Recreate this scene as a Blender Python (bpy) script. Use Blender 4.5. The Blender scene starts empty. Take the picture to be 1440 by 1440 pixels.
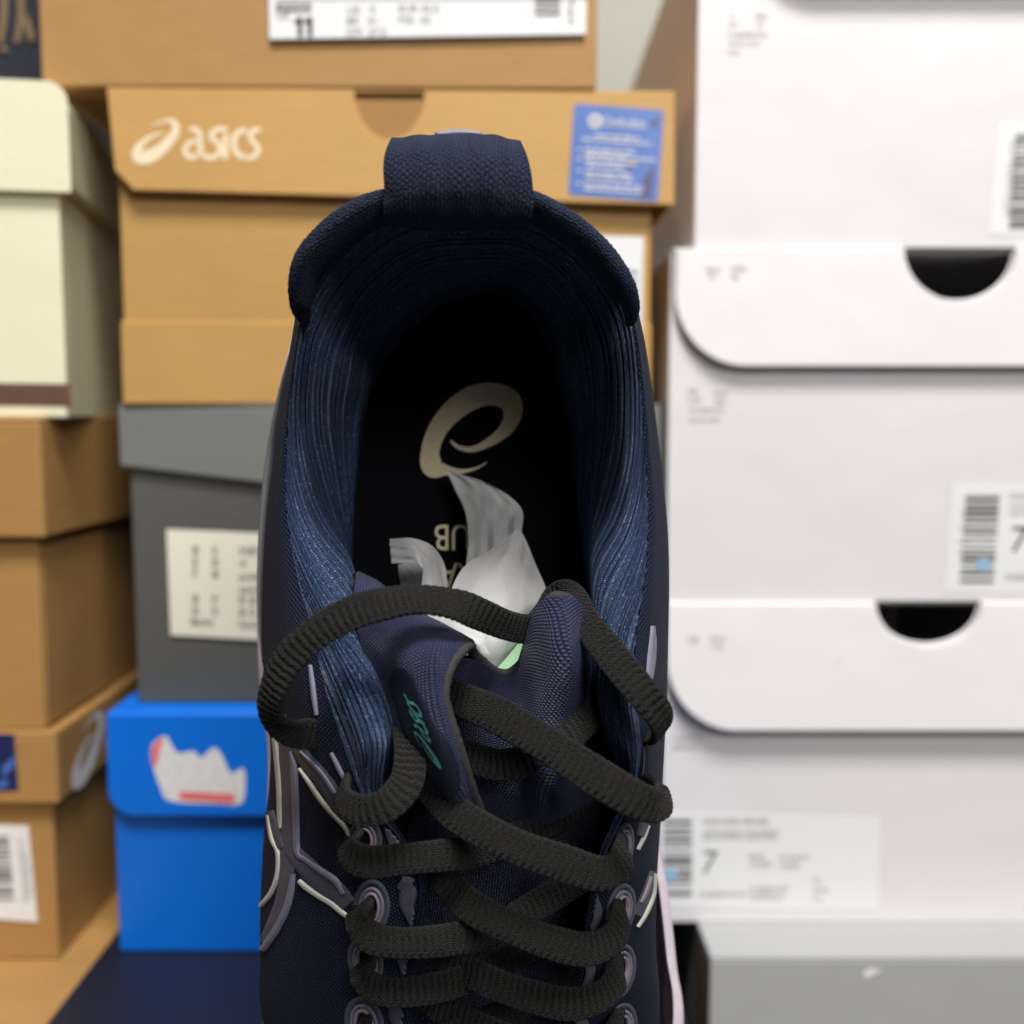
import bpy, bmesh, math, random
import numpy as np
from mathutils import Vector, Matrix
from mathutils.bvhtree import BVHTree

random.seed(7); rng = np.random.default_rng(7)
scene = bpy.context.scene
col = scene.collection
S = 0.01                     # everything below is written in centimetres
# ---------------------------------------------------------------- camera
F = 1444.0                   # focal length in photo pixels (photo is 1440 wide)
PITCH = math.radians(5.3)
CAMZ = 32.9                  # camera height above the floor, cm
cp, sp = math.cos(PITCH), math.sin(PITCH)
cam = bpy.data.cameras.new('camera'); camo = bpy.data.objects.new('camera', cam); col.objects.link(camo)
cam.sensor_width = 36; cam.lens = 36*F/1440
cam.clip_start = 0.01; cam.clip_end = 50
camo.location = (0, 0, CAMZ*S); camo.rotation_euler = (math.pi/2-PITCH, 0, 0)
cam.dof.use_dof = True; cam.dof.focus_distance = 0.192; cam.dof.aperture_fstop = 10.8
scene.camera = camo
# ---------------------------------------------------------------- light: a ceiling panel of the shop, dim room around
w = bpy.data.worlds.new('World'); scene.world = w; w.use_nodes = True
bg = w.node_tree.nodes['Background']; bg.inputs[0].default_value = (0.86, 0.93, 1.0, 1); bg.inputs[1].default_value = 0.035
def area(name, loc, target, sx, sy, power, colr):
    l = bpy.data.lights.new(name, 'AREA'); l.shape = 'RECTANGLE'; l.size = sx; l.size_y = sy; l.energy = power; l.color = colr
    o = bpy.data.objects.new(name, l); col.objects.link(o); o.location = loc
    o.rotation_euler = (Vector(target)-Vector(loc)).to_track_quat('-Z', 'Y').to_euler(); return o
area('ceiling_panel', (0.08, -0.36, 1.75), (0.0, 0.35, 0.3), 0.70, 0.40, 36, (1, 0.975, 0.945))
area('ceiling_panel', (0.80, -1.45, 1.45), (0.0, 0.35, 0.3), 0.9, 0.6, 23, (1, 0.975, 0.945))
scene.view_settings.view_transform = 'Standard'; scene.view_settings.look = 'None'
scene.view_settings.exposure = 0.0; scene.view_settings.gamma = 1.0
scene.view_settings.use_curve_mapping = False
scene.render.engine = 'CYCLES'

# ---------------------------------------------------------------- helpers
def P(px, py, d):
    """photo pixel + distance along the view axis (cm) -> world cm"""
    a = (px-720)/F*d; b = (720-py)/F*d
    return np.array((a, d*cp + b*sp, CAMZ - d*sp + b*cp))
def ray(px, py):
    a = (px-720)/F; b = (720-py)/F
    v = Vector((a, cp+b*sp, -sp+b*cp)); return v.normalized()
CAMV = Vector((0, 0, CAMZ))
def zat(py, Y):
    b = (720-py)/F; return CAMZ + (-sp+b*cp)*Y/(cp+b*sp)
def xat(px, py, Y):
    a = (px-720)/F; b = (720-py)/F; return a*Y/(cp+b*sp)

def props(o, label=None, cat=None, group=None, kind=None):
    if label: o['label'] = label
    if cat: o['category'] = cat
    if group: o['group'] = group
    if kind: o['kind'] = kind
    return o
def thing(name, loc, yaw=0, label=None, cat=None, group=None):
    o = bpy.data.objects.new(name, None); col.objects.link(o); o.empty_display_size = 0.02
    o.location = [c*S for c in loc]; o.rotation_euler = (0, 0, yaw)
    return props(o, label, cat, group)
def mk(name, V, Fc, mat, parent=None, origin=(0,0,0), uv=None, smooth=True):
    V = (np.asarray(V, float)-np.asarray(origin, float))*S
    me = bpy.data.meshes.new(name); me.from_pydata(V.tolist(), [], [list(map(int, f)) for f in Fc])
    if uv is not None:
        uvl = me.uv_layers.new(name='UVMap'); li = np.zeros(len(me.loops), dtype=np.int32)
        me.loops.foreach_get('vertex_index', li)
        uvl.data.foreach_set('uv', np.asarray(uv, float)[li].astype(np.float32).ravel())
    if smooth: me.polygons.foreach_set('use_smooth', [True]*len(me.polygons))
    me.update()
    o = bpy.data.objects.new(name, me); col.objects.link(o)
    if mat: me.materials.append(mat)
    if parent: o.parent = parent
    return o
def bevel(o, wd=0.0006, seg=2, ang=35):
    m = o.modifiers.new('bevel', 'BEVEL'); m.width = wd; m.segments = seg; m.limit_method = 'ANGLE'; m.angle_limit = math.radians(ang)
    return o
def solid(o, t, off=-1):
    m = o.modifiers.new('solid', 'SOLIDIFY'); m.thickness = t*S; m.offset = off; return o

def cr(p0, p1, p2, p3, t):
    t2, t3 = t*t, t*t*t
    return 0.5*((2*p1)+(-p0+p2)*t+(2*p0-5*p1+4*p2-p3)*t2+(-p0+3*p1-3*p2+p3)*t3)
def spline(A, n, closed=False):
    """catmull-rom along axis 0, n samples in all"""
    A = np.asarray(A, float); k = len(A); out = []
    segs = k if closed else k-1
    T = np.linspace(0, segs, n, endpoint=not closed)
    for t in T:
        i = min(int(t), segs-1); f = t-i
        if closed: q = [A[(i+j) % k] for j in (-1, 0, 1, 2)]
        else:
            p1, p2 = A[i], A[i+1]
            p0 = A[i-1] if i > 0 else 2*p1-p2
            p3 = A[i+2] if i+2 < k else 2*p2-p1
            q = [p0, p1, p2, p3]
        out.append(cr(*q, f))
    return np.array(out)
def arc_resample(A, n, closed=False):
    D = spline(A, max(400, 8*len(A)), closed)
    if closed: D = np.vstack([D, D[:1]])
    dd = np.r_[0, np.cumsum(np.linalg.norm(np.diff(D[:, :3], axis=0), axis=1))]
    T = np.linspace(0, dd[-1], n, endpoint=not closed)
    return np.stack([np.interp(T, dd, D[:, c]) for c in range(D.shape[1])], 1), dd[-1]
def grid_faces(n, m, closed=False):
    f = []
    for i in range(n if closed else n-1):
        a, b = i*m, ((i+1) % n)*m
        for j in range(m-1): f.append((a+j, b+j, b+j+1, a+j+1))
    return f
def grid_uv(G):
    n, m, _ = G.shape
    du = np.r_[0, np.cumsum(np.linalg.norm(np.diff(G, axis=0), axis=2).mean(1))]
    dv = np.hstack([np.zeros((n, 1)), np.cumsum(np.linalg.norm(np.diff(G, axis=1), axis=2), 1)])
    
    return np.stack([np.broadcast_to(du[:, None], (n, m)), dv], 2).reshape(-1, 2)
def grid_normals(G, closed=False):
    if closed: gu = np.roll(G, -1, 0)-np.roll(G, 1, 0)
    else: gu = np.gradient(G, axis=0)
    gv = np.gradient(G, axis=1)
    n = np.cross(gu, gv); return n/(np.linalg.norm(n, axis=2, keepdims=True)+1e-9)

# ---------------------------------------------------------------- materials
class NT:
    def __init__(s, name):
        s.m = bpy.data.materials.new(name); s.m.use_nodes = True; s.t = s.m.node_tree; s.b = s.t.nodes['Principled BSDF']
    def n(s, typ, **kw):
        nd = s.t.nodes.new(typ)
        for k, v in kw.items(): setattr(nd, k, v)
        return nd
    def l(s, a, b): s.t.links.new(a, b)
    def val(s, sock, v):
        if hasattr(v, 'is_linked') or isinstance(v, bpy.types.NodeSocket): s.l(v, sock)
        else: sock.default_value = v
    def math(s, op, a, b=0.0):
        nd = s.n('ShaderNodeMath', operation=op); s.val(nd.inputs[0], a); s.val(nd.inputs[1], b); return nd.outputs[0]
    def noise(s, vec, scale, detail=3, rough=0.55):
        nd = s.n('ShaderNodeTexNoise'); nd.inputs['Scale'].default_value = scale; nd.inputs['Detail'].default_value = detail
        nd.inputs['Roughness'].default_value = rough
        if vec is not None: s.l(vec, nd.inputs['Vector'])
        return nd.outputs['Fac']
    def mix(s, fac, a, b):
        nd = s.n('ShaderNodeMix', data_type='RGBA'); s.val(nd.inputs[0], fac); s.val(nd.inputs[6], a); s.val(nd.inputs[7], b); return nd.outputs[2]
    def ramp(s, fac, a, b):
        nd = s.n('ShaderNodeMapRange'); s.val(nd.inputs[0], fac); nd.inputs[1].default_value = a; nd.inputs[2].default_value = b; return nd.outputs[0]
    def bump(s, h, strength, dist):
        nd = s.n('ShaderNodeBump'); nd.inputs['Strength'].default_value = strength; nd.inputs['Distance'].default_value = dist
        s.l(h, nd.inputs['Height']); s.l(nd.outputs[0], s.b.inputs['Normal'])
    def uv(s):
        nd = s.n('ShaderNodeUVMap'); sx = s.n('ShaderNodeSeparateXYZ'); s.l(nd.outputs[0], sx.inputs[0]); return nd.outputs[0], sx.outputs[0], sx.outputs[1]
    def obj(s): return s.n('ShaderNodeTexCoord').outputs['Object']
    def scaled(s, vec, sc):
        nd = s.n('ShaderNodeMapping'); nd.inputs['Scale'].default_value = sc; s.l(vec, nd.inputs[0]); return nd.outputs[0]
def rgba(c): return (c[0], c[1], c[2], 1)
def srgb(r, g, b):
    f = lambda v: (v/12.92 if v <= 0.04045 else ((v+0.055)/1.055)**2.4)
    return (f(r/255), f(g/255), f(b/255))
def plain(name, c, rough=0.5, spec=0.5, var=0.12):
    k = NT(name); k.b.inputs['Base Color'].default_value = rgba(c); k.b.inputs['Roughness'].default_value = rough
    k.b.inputs['Specular IOR Level'].default_value = spec
    v = k.obj(); f = k.noise(v, 300, 3); f2 = k.noise(v, 900, 3, 0.7)
    k.l(k.mix(k.ramp(k.math('ADD', k.math('MULTIPLY', f, 0.5), k.math('MULTIPLY', f2, 0.5)), 0.35, 0.65), rgba([x*(1-var) for x in c]), rgba([min(1, x*(1+var*0.6)) for x in c])), k.b.inputs['Base Color']); k.bump(f, 0.15, 0.0003); return k.m
def card(name, c, rough=0.6, var=0.12, fib=1.0, scuff=None, bstr=0.25):
    """paper board: long fibres, cloudy tone, a few scuffs"""
    k = NT(name); v = k.obj()
    big = k.noise(v, 9, 4); fibre = k.noise(k.scaled(v, (60, 60, 900)), 1.0, 4); fine = k.noise(v, 700, 2)
    t = k.math('ADD', k.math('MULTIPLY', big, 0.6), k.math('MULTIPLY', fibre, 0.4*fib))
    t = k.ramp(t, 0.3, 0.7)
    dark = tuple(x*(1-var) for x in c); lite = tuple(min(1, x*(1+var*0.6)) for x in c)
    cc = k.mix(t, rgba(dark), rgba(lite))
    if scuff:
        sc = k.ramp(k.noise(v, 38, 5, 0.7), 0.66, 0.72); cc = k.mix(k.math('MULTIPLY', sc, 0.35), cc, rgba(scuff))
    k.l(cc, k.b.inputs['Base Color'])
    k.l(k.ramp(big, 0.2, 0.9), k.b.inputs['Roughness']) if False else None
    k.b.inputs['Roughness'].default_value = rough
    wav = k.noise(v, 16, 2)
    h = k.math('ADD', k.math('MULTIPLY', fine, 0.12), k.math('MULTIPLY', wav, 1.0))
    k.bump(h, bstr, 0.004); return k.m
def weave(name, dark, lite, pu, pv, rough=0.6, sheen=0.3, sheen_tint=(0.4, 0.5, 0.9), bstr=0.6, bdist=0.0002, spark=0.0, skew=0.5, spec=0.5, irr=0.35, stint=(1, 1, 1), pa=0.7, pb=0.7):
    """woven / knitted cloth: rows of small stitches laid along the UV (UV is in cm)"""
    k = NT(name); uv, u, v = k.uv()
    row = k.math('FLOOR', k.math('DIVIDE', v, pv))
    us = k.math('ADD', k.math('DIVIDE', u, pu), k.math('MULTIPLY', k.math('MODULO', row, 2.0), skew))
    ob = k.obj(); nz = k.noise(ob, 900, 3); us = k.math('ADD', us, k.math('MULTIPLY', nz, irr))
    a = k.math('ABSOLUTE', k.math('SINE', k.math('MULTIPLY', us, math.pi)))
    b = k.math('ABSOLUTE', k.math('SINE', k.math('MULTIPLY', k.math('DIVIDE', v, pv), math.pi)))
    h = k.math('MULTIPLY', k.math('POWER', a, pa), k.math('POWER', b, pb))
    fz = k.noise(ob, 5200, 3, 0.7)
    h2 = k.math('ADD', h, k.math('MULTIPLY', fz, 0.5))
    c = k.mix(k.ramp(h2, 0.35, 1.2), rgba(dark), rgba(lite))
    if spark > 0:
        sk = k.ramp(k.noise(ob, 2600, 2, 0.6), 0.56, 0.66)
        c = k.mix(k.math('MULTIPLY', k.math('MULTIPLY', sk, h), spark), c, (0.40, 0.50, 0.72, 1))  # yarn glints painted into the base colour as pale specks
    k.l(c, k.b.inputs['Base Color'])
    k.b.inputs['Roughness'].default_value = rough; k.b.inputs['Specular IOR Level'].default_value = spec
    k.b.inputs['Specular Tint'].default_value = rgba(stint); k.b.inputs['Sheen Weight'].default_value = sheen; k.b.inputs['Sheen Roughness'].default_value = 0.45
    k.b.inputs['Sheen Tint'].default_value = rgba(sheen_tint)
    k.bump(h2, bstr, bdist); return k.m

M = {}
M['lining'] = weave('lining_knit', (0.0012, 0.0025, 0.010), (0.048, 0.098, 0.240), 0.056, 0.085, rough=0.38, sheen=0.0, bstr=1.0, bdist=0.0003, spark=1.0, spec=1.0, stint=(0.55, 0.72, 1.0), irr=0.2, pa=0.8, pb=0.9)
M['upper'] = weave('upper_mesh', (0.0012, 0.002, 0.007), (0.015, 0.027, 0.080), 0.085, 0.060, rough=0.75, sheen=0.0, bstr=1.0, bdist=0.0004, spec=0.25, skew=0.5)
M['band'] = weave('collar_knit', (0.0025, 0.0045, 0.014), (0.022, 0.036, 0.088), 0.095, 0.062, rough=0.85, sheen=0.10, sheen_tint=(0.3, 0.42, 0.85), bstr=1.0, bdist=0.0010, irr=2.0, spec=0.3)
M['tongue'] = weave('tongue_mesh', (0.0025, 0.003, 0.011), (0.040, 0.044, 0.104), 0.052, 0.052, rough=0.42, sheen=0.12, sheen_tint=(0.5, 0.55, 1.0), bstr=1.0, bdist=0.0004, irr=0.25, stint=(0.75, 0.8, 1.0))
M['lace'] = weave('lace_weave', (0.0012, 0.0012, 0.0012), (0.0115, 0.0112, 0.0106), 0.058, 0.045, rough=0.72, sheen=0.05, sheen_tint=(0.8, 0.78, 0.74), bstr=1.0, bdist=0.0004, spec=0.4, irr=0.5)
M['fuzz'] = plain('fibre_navy', (0.014, 0.022, 0.055), 0.9, 0.2)
M['fuzz_black'] = plain('fibre_black', (0.012, 0.0115, 0.011), 0.9, 0.2)
M['insole'] = weave('insole_cloth', (0.0018, 0.0018, 0.003), (0.0075, 0.0075, 0.011), 0.05, 0.05, rough=0.95, sheen=0.03, spec=0.1, bstr=0.6, irr=0.6)
M['beige_print'] = plain('beige_print', srgb(222, 206, 170), 0.7, 0.2)
M['edge'] = plain('tongue_edge', (0.042, 0.040, 0.041), 0.9, 0.2)
M['tpu_grey'] = plain('stripe_grey', (0.090, 0.093, 0.130), 0.6)
M['tpu_lav'] = plain('stripe_lavender', (0.22, 0.21, 0.29), 0.55)
M['tpu_pink'] = plain('stripe_pink', (0.36, 0.28, 0.34), 0.4)
M['tpu_pale'] = plain('stripe_reflective_piping', (0.60, 0.60, 0.55), 0.35)
M['tpu_dark'] = plain('eyestay_film', (0.085, 0.086, 0.122), 0.5)
M['midsole'] = plain('midsole_foam', srgb(236, 222, 234), 0.6, 0.3)
M['outsole'] = plain('outsole_rubber', (0.03, 0.03, 0.035), 0.7)
M['clip'] = plain('heel_clip', (0.17, 0.17, 0.18), 0.45)
M['patch'] = weave('tongue_patch', (0.003, 0.005, 0.015), (0.011, 0.016, 0.040), 0.4, 0.035, rough=0.45, sheen=0.05, bstr=0.3, bdist=0.0001)
M['teal'] = plain('teal_print', srgb(118, 208, 206), 0.4)
M['mint'] = plain('mint_lining', srgb(150, 188, 150), 0.8, 0.2)
k = NT('tissue'); v = k.obj(); f = k.noise(v, 120, 4); g = k.noise(v, 35, 3)
k.l(k.mix(k.ramp(g, 0.3, 0.7), (0.82, 0.82, 0.82, 1), (0.93, 0.93, 0.93, 1)), k.b.inputs['Base Color'])
k.b.inputs['Roughness'].default_value = 0.55
k.b.inputs['Transmission Weight'].default_value = 0.0
k.b.inputs['Subsurface Weight'].default_value = 0.0
vo = k.n('ShaderNodeTexVoronoi'); vo.inputs['Scale'].default_value = 230; k.l(v, vo.inputs['Vector']); k.bump(k.math('ADD', k.math('MULTIPLY', f, 0.5), vo.outputs['Distance']), 0.3, 0.0012)
tr = k.n('ShaderNodeBsdfTranslucent'); tr.inputs[0].default_value = (0.7, 0.7, 0.69, 1)
ms = k.n('ShaderNodeMixShader'); ms.inputs[0].default_value = 0.42
out = k.t.nodes['Material Output']; k.l(k.b.outputs[0], ms.inputs[1]); k.l(tr.outputs[0], ms.inputs[2]); k.l(ms.outputs[0], out.inputs[0])
M['tissue'] = k.m

M['kraft'] = card('kraft_board', srgb(194, 151, 86), 0.62, 0.13)
M['kraft_b'] = card('kraft_board_brown', srgb(176, 134, 78), 0.62, 0.15)
M['kraft_shaded'] = card('kraft_board_shaded', srgb(168, 126, 74), 0.8, 0.10)  # kraft darkened in colour to carry the shade of the flap notch
M['cream'] = card('cream_board', srgb(238, 233, 200), 0.5, 0.04, 0.4)
M['grey_lid'] = card('grey_board_light', srgb(122, 124, 120), 0.55, 0.06, 0.4)
M['grey_body'] = card('grey_board', srgb(92, 92, 87), 0.55, 0.06, 0.4)
M['blue'] = card('blue_board', srgb(0, 116, 232), 0.42, 0.05, 0.2)
M['navy'] = card('navy_board', srgb(20, 26, 44), 0.5, 0.15, 0.4)
M['white'] = card('white_board', srgb(231, 228, 230), 0.45, 0.02, 0.3, scuff=srgb(200, 195, 192), bstr=0.35)
M['white_in'] = card('white_board_core', srgb(196, 188, 176), 0.8, 0.06)
M['silver'] = card('silver_board', srgb(176, 177, 176), 0.38, 0.05, 0.3)
M['tan_edge'] = card('board_edge', srgb(140, 116, 92), 0.8, 0.1)
M['label'] = plain('label_paper', srgb(238, 239, 239), 0.35, 0.5, 0.01)
M['label_cream'] = plain('label_paper_cream', srgb(242, 237, 218), 0.5, 0.5, 0.01)
M['ink'] = plain('ink', (0.02, 0.02, 0.02), 0.6)
M['ink_soft'] = plain('ink_grey', (0.16, 0.155, 0.15), 0.6)
M['ink_faint'] = plain('ink_faint', (0.36, 0.35, 0.34), 0.6)
M['brown_stripe'] = plain('brown_print', srgb(104, 74, 62), 0.5)
M['logo_cream'] = plain('logo_print', srgb(240, 222, 188), 0.5)
M['sticker'] = plain('sticker_blue', srgb(74, 112, 184), 0.35)
M['sticker_dark'] = plain('sticker_shape', srgb(70, 72, 120), 0.35)
M['sticker_navy'] = plain('sticker_navy', srgb(36, 44, 92), 0.35)
M['sticker_white'] = plain('sticker_print', srgb(214, 214, 214), 0.4)
M['red'] = plain('red_print', srgb(240, 120, 120), 0.4)
M['logo_white'] = plain('white_print', srgb(232, 232, 230), 0.4)
M['bluedot'] = plain('blue_dot', srgb(150, 195, 225), 0.4)
M['gold'] = plain('gold_print', srgb(120, 100, 70), 0.5)
M['wall'] = card('wall_paint', srgb(176, 176, 166), 0.8, 0.06, 0.2)
M['floor'] = card('floor_vinyl', srgb(70, 68, 66), 0.6, 0.15, 0.2)

# ---------------------------------------------------------------- structure
def plane(name, pts, mat):
    o = mk(name, pts, [(0, 1, 2, 3)], mat, smooth=False); o['kind'] = 'structure'; return o
plane('floor', [(-160, -120, 0), (160, -120, 0), (160, 84, 0), (-160, 84, 0)], M['floor'])
plane('wall', [(-160, 84, 0), (160, 84, 0), (160, 84, 130), (-160, 84, 130)], M['wall'])

# ---------------------------------------------------------------- 2D drawing helpers
def stroke2d(path, n=None, closed=False):
    """path of (x, y, halfwidth) -> verts, faces of a ribbon in 2D"""
    A = np.array(path, float); n = n or max(24, 8*len(A))
    Q, _ = arc_resample(A, n, closed)
    if closed: T = np.roll(Q, -1, 0)-np.roll(Q, 1, 0)
    else: T = np.gradient(Q, axis=0)
    T = T[:, :2]/(np.linalg.norm(T[:, :2], axis=1, keepdims=True)+1e-9)
    N = np.stack([-T[:, 1], T[:, 0]], 1)
    a = Q[:, :2]+N*Q[:, 2:3]; b = Q[:, :2]-N*Q[:, 2:3]
    V = np.stack([a, Q[:, :2], b], 1).reshape(-1, 2); return V, grid_faces(n, 3, closed)
def text2d(s, size=1.0, spacing=1.0):
    c = bpy.data.curves.new('t', 'FONT'); c.body = s; c.size = size; c.space_character = spacing; c.resolution_u = 3
    o = bpy.data.objects.new('t', c); col.objects.link(o)
    dg = bpy.context.evaluated_depsgraph_get(); me = o.evaluated_get(dg).to_mesh()
    V = np.array([v.co[:2] for v in me.vertices]) if len(me.vertices) else np.zeros((0, 2)); Fc = [tuple(p.vertices) for p in me.polygons]
    o.evaluated_get(dg).to_mesh_clear(); bpy.data.objects.remove(o); bpy.data.curves.remove(c); return V, Fc
def join(parts):
    V, Fc, o = [], [], 0
    for v, f in parts:
        if len(v) == 0: continue
        V.append(np.asarray(v, float)); Fc += [tuple(i+o for i in q) for q in f]; o += len(v)
    return np.vstack(V), Fc
def rect2d(x0, y0, x1, y1): return np.array([(x0, y0), (x1, y0), (x1, y1), (x0, y1)], float), [(0, 1, 2, 3)]
# the running-shoe maker's emblem and word mark, in a frame 1440x785 as seen on the kraft box (y down)
LOGO = [(215, 270, 2), (290, 238, 9), (380, 214, 15), (438, 222, 23), (465, 280, 34), (440, 355, 40), (372, 440, 48), (285, 515, 58), (195, 555, 62), (125, 555, 52), (110, 505, 42), (138, 448, 32), (195, 392, 22), (270, 348, 15), (335, 336, 9), (372, 348, 4)]
LET = [[(590, 290, 22), (640, 295, 24), (680, 340, 24), (688, 440, 24), (690, 545, 24)],
       [(685, 405, 20), (610, 412, 22), (555, 460, 24), (560, 525, 24), (620, 555, 24), (685, 520, 18)],
       [(935, 298, 22), (860, 292, 24), (800, 322, 24), (795, 378, 24), (850, 425, 24), (872, 485, 24), (835, 545, 24), (765, 558, 24), (715, 535, 20)],
       [(918, 340, 26), (918, 450, 26), (918, 572, 26)],
       [(1110, 305, 22), (1045, 315, 25), (1002, 370, 25), (1000, 465, 25), (1045, 535, 25), (1120, 555, 22)],
       [(1240, 296, 20), (1175, 306, 24), (1142, 350, 24), (1165, 405, 24), (1212, 460, 24), (1205, 525, 24), (1145, 560, 24), (1100, 556, 20)]]
LOGO_2D = stroke2d(LOGO, 90)
WORD_2D = join([stroke2d(p, 30) for p in LET])
def barcode2d(x0, y0, x1, y1, n, horizontal, seed=1):
    r = random.Random(seed); parts = []; tot = (y1-y0) if horizontal else (x1-x0); p = 0
    while p < tot:
        wd = tot/n*r.choice((0.5, 0.8, 1.2, 1.8)); gp = tot/n*r.choice((0.5, 0.8, 1.3))
        e = min(p+wd, tot)
        parts.append(rect2d(x0, y0+p, x1, y0+e) if horizontal else rect2d(x0+p, y0, x0+e, y1)); p += wd+gp
    return join(parts)

# ---------------------------------------------------------------- boxes
class Box:
    """a shoe box standing on its base; local frame: x across the front, y into depth (front at y=0), z up"""
    def __init__(s, name, label, X0, X1, Y, Z0, Z1, D, yaw=0, cat='shoe box'):
        s.w, s.D, s.H = X1-X0, D, Z1-Z0; s.loc = np.array(((X0+X1)/2, Y, Z0)); s.yaw = yaw
        s.root = thing(name, s.loc, yaw, label, cat, 'shoe boxes stacked behind the shoe')
    def pix(s, px, py, y=0.0):
        """pixel -> local (x, z) on the plane y=const"""
        d = ray(px, py); R = Matrix.Rotation(-s.yaw, 3, 'Z')
        o = R @ (CAMV-Vector(s.loc)); d = R @ d; t = (y-o.y)/d.y; q = o+d*t; return q.x, q.z
    def part(s, name, V, Fc, mat, parent=None, smooth=False): return mk(name, V, Fc, mat, parent or s.root, smooth=smooth)
    def panels(s, name, lst, mat, bev=0.0008, parent=None):
        """lst of cuboids (x0,x1,y0,y1,z0,z1), bevelled, as one part"""
        parts = []
        for (a, b, c, d, e, f) in lst:
            v = np.array([(x, y, z) for x in (a, b) for y in (c, d) for z in (e, f)], float)
            parts.append((v, [(0, 1, 3, 2), (4, 6, 7, 5), (0, 4, 5, 1), (2, 3, 7, 6), (0, 2, 6, 4), (1, 5, 7, 3)]))
        V, Fc = join(parts); return bevel(s.part(name, V, Fc, mat, parent), bev)
    def body(s, mat, h=None, name='body', inset=0.0):
        w = s.w/2-inset; h = h or s.H
        # panels gently bowed: a subdivided shell
        bm = bmesh.new(); bmesh.ops.create_cube(bm, size=1.0)
        bmesh.ops.subdivide_edges(bm, edges=bm.edges[:], cuts=10, use_grid_fill=True)
        ph = random.random()*6
        for v in bm.verts:
            x, y, z = v.co*2
            bow = 0.10*(1-x*x)*(1-z*z) if abs(y) > 0.99 else 0
            bowx = 0.12*(1-y*y)*(1-z*z) if abs(x) > 0.99 else 0
            v.co = ((x*w)+(bowx*math.copysign(1, x))*math.sin(ph), (y+1)/2*(s.D-2*inset)+inset-bow*0.5*math.sin(ph+1)*math.copysign(1, -y), (z+1)/2*h)
        V = np.array([v.co[:] for v in bm.verts]); Fc = [[v.index for v in f.verts] for f in bm.faces]; bm.free()
        return bevel(s.part(name, V, Fc, mat), 0.0009, 2, 50)
    def lid_shell(s, mat, h, o=0.25, t=0.14, name='lid', skew=0.0, drop=0.0):
        """lift-off lid: top sheet and four walls, real thickness"""
        w = s.w/2+o; D0, D1 = -o, s.D+o; zt = s.H+0.02; zb = zt-h
        def slab(p):   # 8 corners
            return np.array(p, float), [(0, 1, 3, 2), (4, 6, 7, 5), (0, 4, 5, 1), (2, 3, 7, 6), (0, 2, 6, 4), (1, 5, 7, 3)]
        L = []
        L.append(slab([(x, y, z) for x in (-w, w) for y in (D0, D1) for z in (zt, zt+t)]))
        # front wall: its lower edge may hang askew
        L.append(slab([(x, y, z) for x, dz in ((-w, 0.0), (w, -skew)) for y in (D0, D0+t) for z in (zb+dz, zt)]))
        L.append(slab([(x, y, z) for x in (-w, w) for y in (D1-t, D1) for z in (zb, zt)]))
        for sx in (-1, 1):
            xs = (-w, -w+t) if sx < 0 else (w-t, w)
            L.append(slab([(x, y, z) for x in xs for y in (D0+t, D1-t) for z in (zb, zt)]))
        V, Fc = join(L); return bevel(s.part(name, V, Fc, mat), 0.0008)
    def plate(s, name, outline, mat, y0, t=0.15, tilt=0.0, ztop=None, parent=None, bev=0.0004):
        """a flat cut sheet hanging at the front; outline in local (x,z)"""
        ztop = ztop if ztop is not None else max(p[1] for p in outline)
        n = len(outline); V = []
        for k_ in (0, 1):
            for (x, z) in outline: V.append((x, y0-(ztop-z)*tilt-(t if k_ == 0 else 0), z))
        Fc = [list(range(n)), list(range(2*n-1, n-1, -1))]+[(i, i+n, (i+1) % n+n, (i+1) % n) for i in range(n)]
        o = s.part(name, V, Fc, mat, parent); return bevel(o, bev, 1, 60)
    def decal(s, name, VF, mat, frame, y=-0.02, parent=None):
        """2D art -> front plane. frame: function (x,y)->(x,z)"""
        V, Fc = VF
        Q = [frame(a, b) for a, b in V]
        return s.part(name, [(q[0], y(q[0], q[1]) if callable(y) else y, q[1]) for q in Q], Fc, mat, parent)
    def pixdecal(s, name, VF, mat, y=-0.02, parent=None): return s.decal(name, VF, mat, lambda a, b: s.pix(a, b, y if not callable(y) else 0), y, parent)

def rounded(pts_r, seg=10):
    """polygon of (x,z,r) -> outline with rounded corners"""
    out = []; n = len(pts_r)
    for i in range(n):
        p = np.array(pts_r[i][:2], float); r = pts_r[i][2]
        a = np.array(pts_r[i-1][:2], float); b = np.array(pts_r[(i+1) % n][:2], float)
        if r <= 0: out.append(tuple(p)); continue
        u = (a-p)/np.linalg.norm(a-p); v = (b-p)/np.linalg.norm(b-p)
        ang = math.acos(np.clip(u@v, -1, 1)); l = r/math.tan(ang/2); c = p+(u+v)/np.linalg.norm(u+v)*r/math.sin(ang/2)
        s0 = p+u*l-c; s1 = p+v*l-c
        for t in np.linspace(0, 1, seg+1):
            q = s0*(1-t)+s1*t; out.append(tuple(c+q/np.linalg.norm(q)*r))
    return out
def notch(cx, z, r, flat=1.0, seg=16, dirx=1):
    """half-moon cut going down from z, listed left to right"""
    return [(cx-r*math.cos(math.pi*i/seg), z-r*flat*math.sin(math.pi*i/seg)) for i in range(seg+1)][::dirx]
TOP = 12.5                                   # common height of the bottom row
# --- navy box: bottom of the middle stack, pulled forward; the shoe stands on it
NAVY_Y = 14.0
YB = None
def y_for(py, z):                            # distance at which height z projects to row py
    b = (720-py)/F; return (z-CAMZ)*(cp+b*sp)/(-sp+b*cp)
YBLUE = y_for(1340, TOP); YG = YBLUE+1.0
bx = Box('shoe_box', 'dark navy shoe box under the bright blue box and the running shoe', -15.6, 5.7, NAVY_Y, 0, TOP-0.18, 36)
bx.body(M['navy'], inset=0.05); bx.lid_shell(M['navy'], 4.0, 0.2)
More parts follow.
